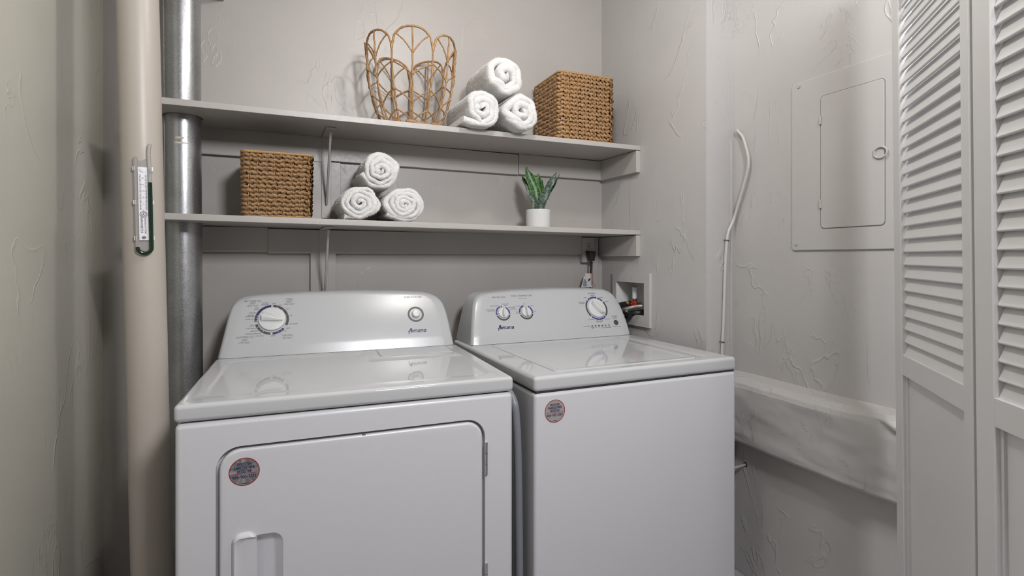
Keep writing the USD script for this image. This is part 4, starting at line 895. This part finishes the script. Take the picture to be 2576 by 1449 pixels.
obj('tag_print', cat([move(tagm([(-.112, 1.122), (-.107, 1.126), (-.099, 1.130), (-.100, 1.122), (-.106, 1.116), (-.111, 1.118)]), (0, -.0574, 0))] + [move(tagm([(-.132 + .004 * k, 1.128 - .004 * k), (-.131 + .004 * k, 1.128 - .004 * k), (-.133 + .004 * k, 1.094), (-.134 + .004 * k, 1.094)]), (0, -.0574, 0)) for k in range(4)]), 'print_dark', tg_, smooth=False)
obj('tag_wire', tube(curve([(-.086, -.055, 1.115), (-.078, -.05, 1.105), (-.068, -.05, 1.088)], 12), .0006, 6), 'steel_dark', pc)

sb = thing('supply_box', 'white washer outlet box recessed in the right wall', 'outlet box', (0, 0, 0))
fr_ = Polygon([(-.349, .938), (-.098, .938), (-.098, 1.156), (-.349, 1.156)], [[(BY0 + .002, BZ0 + .002), (BY1 - .002, BZ0 + .002), (BY1 - .002, BZ1 - .002), (BY0 + .002, BZ1 - .002)][::-1]])
v, f = prism(fr_, 0, .011); obj('frame', (np.c_[-v[:, 2], v[:, 0], v[:, 1]], f[:, ::-1]), 'panel_paint', sb, smooth=False)
e_ = .003
box_ = cat([bx(-.008, .088, BY0, BY0 + e_, BZ0, BZ1), bx(-.008, .088, BY1 - e_, BY1, BZ0, BZ1), bx(-.008, .088, BY0, BY1, BZ0, BZ0 + e_), bx(-.008, .088, BY0, BY1, BZ1 - e_, BZ1), bx(.085, .088, BY0, BY1, BZ0, BZ1)])
obj('recess', box_, 'white_plastic', sb, smooth=False)
obj('embossed_mark', cat([bx(-.012, -.0108, -.219, -.217, 1.134, 1.143), bx(-.012, -.0108, -.232, -.230, 1.134, 1.143), bx(-.012, -.0108, -.237, -.235, 1.134, 1.143), bx(-.012, -.0108, -.237, -.230, 1.138, 1.1395), bx(-.012, -.0108, -.224, -.222, 1.134, 1.143)]), 'panel_paint', sb, smooth=False)
sv = thing('supply_valve', 'copper water supply valve inside the white outlet box', 'valve', (.035, -.197, 1.0))
obj('hammer_arrestor', lathe([(.0001, .098), (.007, .097), (.0105, .092), (.0108, .040), (.007, .034), (.0001, .034)], 24), 'copper', sv)
obj('label_sleeve', move(lathe([(.0112, .045), (.0112, .093)], 24), (0, 0, 0)), 'paper_white', sv, label='printed white paper sleeve')
obj('body', cat([tube([(0, 0, .005), (0, 0, .036)], .0085, 18), tube([(.03, 0, .018), (-.012, 0, .018)], .009, 18), tube([(0, .018, .018), (0, -.016, .018)], .007, 16)]), 'copper', sv)
obj('handle', bx(-.016, -.010, -.026, .004, .008, .030, .003), 'red_handle', sv, label='red valve handle')
obj('fitting', tube([(-.010, .040, .022), (-.010, .026, .022)], .009, 8), 'brass', sv)
obj('fitting', tube([(-.012, -.024, .014), (-.012, -.034, .012)], .008, 8), 'brass', sv)
bh = thing('fill_hose', 'black rubber water hose coming out of the white outlet box', 'hose')
obj('hose', tube(curve([(.045, -.150, 1.018), (.02, -.150, 1.016), (-.012, -.155, 1.012), (-.03, -.178, 1.0), (-.035, -.21, .984), (-.03, -.25, .975)], 40), .0135, 16), 'black_rubber', bh)
obj('hose_end', tube(curve([(.06, -.27, .995), (.03, -.265, .993), (.0, -.255, .990), (-.02, -.23, .985)], 20), .012, 14), 'black_rubber', bh)
fh = thing('braided_hose', 'braided steel water hose with a clear tag, in front of the outlet box', 'hose')
obj('hose', tube(curve([(-.016, -.309, 1.024), (-.040, -.298, 1.022), (-.058, -.268, 1.012), (-.062, -.230, .998), (-.060, -.19, .978), (-.056, -.15, .953)], 50), .0065, 14), 'braid_steel', fh)
tv = np.array([(-.070, -.222, 1.003), (-.072, -.270, .983), (-.075, -.255, .953), (-.073, -.205, .948), (-.071, -.178, .971)])
obj('hose_tag', arr(m3d.Manifold.hull_points(np.vstack([tv, tv + np.array([-.002, 0, 0])]))), 'clear_film', fh, label='crumpled clear printed tag', smooth=False)

# ------------------------------------------------------------------ right wall: breaker panel, cables
bp = thing('breaker_panel', 'flush breaker panel painted like the wall, on the upper right wall', 'breaker panel', (XC, -.874, 1.24))
cv_, cf_ = slab(rrect(-.386, 0, 0, .528, .010), -.006, .0005, .003)          # x = along the wall (towards +y), front towards -y
def onC(v): v = np.asarray(v); return np.c_[v[:, 1], v[:, 0], v[:, 2]]
def wallC(m): v, f = arr(m); return onC(v), f[:, ::-1]
obj('cover', wallC((cv_, cf_)), 'panel_paint', bp)
obj('door', wallC(slab(rrect(-.282, -.1, .066, .463, .011), -.0085, -.004, .0015)), 'panel_paint', bp)
go = Polygon(rrect(-.2835, -.0985, .0645, .4645, .012)).difference(Polygon(rrect(-.2818, -.1002, .0662, .4628, .011)))
v, f = prism(go, 0, .0006); obj('door_gap', wallC((np.c_[v[:, 0], -.0061 - v[:, 2], v[:, 1]], f)), 'gap_grey', bp, smooth=False)
for zz in (.391, .139):
    obj('hinge', cat([bx(-.0125, -.006, -.1045, -.0965, zz - .013, zz + .013, .0012, 2)]), 'panel_paint', bp)
obj('pull_ring', tube(curve([(-.010, -.2555, .250), (-.013, -.262, .251), (-.015, -.272, .256), (-.016, -.282, .266), (-.0155, -.2855, .277)][::1] , 16), .0022, 8), 'panel_paint', bp) if False else None
rg_ = [(-.0125, -.274 + .017 * math.cos(q) * 1.0, .263 + .015 * math.sin(q)) for q in np.linspace(-2.5, 2.5, 24)]
rg_ = [(x_, -.548 - y_, z_) for x_, y_, z_ in rg_]
obj('pull_ring', cat([tube(rg_, .0022, 8), bx(-.0135, -.008, -.2595, -.2555, .254, .272, .0012, 2)]), 'panel_paint', bp)
for yy, zz in ((-.026, .5148), (-.0165, .0211)):
    obj('screw', cat([disc((-.006, yy, zz), .0052, (-1, 0, 0), 16, .0025), move(bx(-.0091, -.0084, -.0048, .0048, -.0006, .0006), (0, yy, zz), Rx(.7))]), 'panel_paint', bp)
cb = thing('wall_cable', 'white painted cable looping down the inside corner of the right wall', 'cable')
obj('cable', tube(curve([(.128, -.6600, 1.671), (.120, -.6690, 1.664), (.119, -.6905, 1.6396), (.118, -.7075, 1.5947), (.118, -.7159, 1.5588), (.118, -.7125, 1.5181), (.119, -.6890, 1.4524), (.119, -.6600, 1.3783), (.1130, -.6520, 1.345), (.0935, -.6500, 1.3072), (.0859, -.6490, 1.2579), (.0783, -.6490, 1.1456), (.0727, -.6490, 1.0057), (.0652, -.6490, .8871), (.06, -.649, .70)], 140), .0052, 12), 'cable_paint', cb)
for c, n_ in (((.0885, -.648, 1.279), .018), ((.0675, -.648, .921), .018)):
    obj('staple', tube(curve([(c[0] - .010, -.643, c[2] + .002), (c[0] - .006, -.655, c[2] + .001), (c[0] + .004, -.655, c[2] - .001), (c[0] + .010, -.643, c[2] - .003)], 12), .0014, 6), 'steel_dark', cb)
tag(obj('trim_11', bx(.112, .122, -.6455, -.6405, .3, 1.64, .0015), 'wall_paint_rough', label='thin painted bead beside the cable in the inside corner'), kind='structure')
cs = thing('cable_stub', 'short white cable coming out of a hole low in the right wall', 'cable')
obj('cable', tube(curve([(XC - .001, -.6885, .4925), (.10, -.688, .490), (.05, -.686, .4865), (-.03, -.684, .483)], 20), .0045, 12), 'cable_paint', cs)
obj('hole', tube([(XC - .0004, -.689, .4925), (XC - .0012, -.689, .4925)], .008, 16), 'hole_dark', cs)

# ------------------------------------------------------------------ louvred bifold door
HNG = np.array([-.305, -1.5494, 0.0])
dr1 = thing('door_1', 'white louvred bifold door folded back at the right', None, tuple(HNG), 0.0, kind='structure')
# the door hangs slightly out of plumb
xf = UsdGeom.Xform(dr1); axis_deg = .62
q = Gf.Matrix4d().SetTranslate(Gf.Vec3d(0, 0, -.95)) * Gf.Matrix4d().SetRotate(Gf.Rotation(Gf.Vec3d(math.sin(YAW), math.cos(YAW), 0), -axis_deg)) * Gf.Matrix4d().SetTranslate(Gf.Vec3d(0, 0, .95))
xf.AddTransformOp().Set(q)
TH = .028
def leafdoor(name, direction, s0, s1, flip):
    """a leaf in the plane through the hinge line along the direction; s from s0 to s1, n towards the viewer"""
    dv = np.array([math.sin(direction), math.cos(direction), 0]); nv_ = np.array([-math.cos(direction), math.sin(direction), 0])
    def W(m):
        v, f = arr(m); return v[:, :1] * dv - v[:, 1:2] * nv_ + v[:, 2:3] * np.array([0, 0, 1.0]), f if False else f
    B, T_, st = .02, 1.985, .0345
    zr0, zr1, zt = .948, .9945, 1.79 + .0
    zt = 1.895 if False else 1.815
    parts = [cham(s0 + .001, s0 + st, 0, TH, B, T_, .002), cham(s1 - st - .018, s1 - .001, 0, TH, B, T_, .002) if False else cham(s1 - st - .012, s1 - .001, 0, TH, B, T_, .002)]
    a, b = s0 + st - .001, s1 - st - .011
    rails = [cham(a, b, .0005, TH - .0005, zr0, zr1, .001), cham(a, b, .0005, TH - .0005, B, B + .12, .001), cham(a, b, .0005, TH - .0005, zt, T_, .001)]
    L = thing(name, None, None, (0, 0, 0), 0.0, parent=dr1)
    for m in parts: obj('stile', W(m), 'door_paint', L)
    for m in rails: obj('rail', W(m), 'door_paint', L)
    # lower flat panel with a narrow moulding
    obj('panel', W(bx(a, b, .0125, TH - .008, B + .118, zr0 + .002)), 'door_paint', L)
    for m in (bx(a, a + .008, .008, TH - .006, B + .118, zr0 + .002), bx(b - .008, b, .008, TH - .006, B + .118, zr0 + .002)):
        obj('moulding', W(m), 'door_paint', L)
    pitch = .02945; n = int((zt - zr1) / pitch) + 1
    for k in range(n):
        zc = zr1 + .0155 + pitch * k
        if zc > zt - .002: break
        sl = bx(-(b - a) / 2, (b - a) / 2, -.0028, .0028, -.0195, .0195, .0024, 2)
        v, f = sl; R = Rx(math.radians(-21)); v = v @ R.T
        obj('slat', W((v + np.array([(a + b) / 2, TH / 2 + .0005, zc]), f)), 'door_paint', L)
    return L
leafdoor('leaf', math.radians(44.505), -.003, .386, 0)
leafdoor('leaf', math.radians(36.168), -.386, -.006, 0) if False else leafdoor('leaf', math.radians(36.168) , -.390, -.0085, 1)
for z0, z1 in ((.926, .995), (1.604, 1.675), (.25, .32)):
    n = 5; m = cat([tube([(-.005, -.0155, z0 + (z1 - z0) * k / n + .0005), (-.005, -.0155, z0 + (z1 - z0) * (k + 1) / n - .0005)], .0048, 12) for k in range(n)])
    obj('hinge', m, 'steel_dark', dr1, label='dark steel hinge')
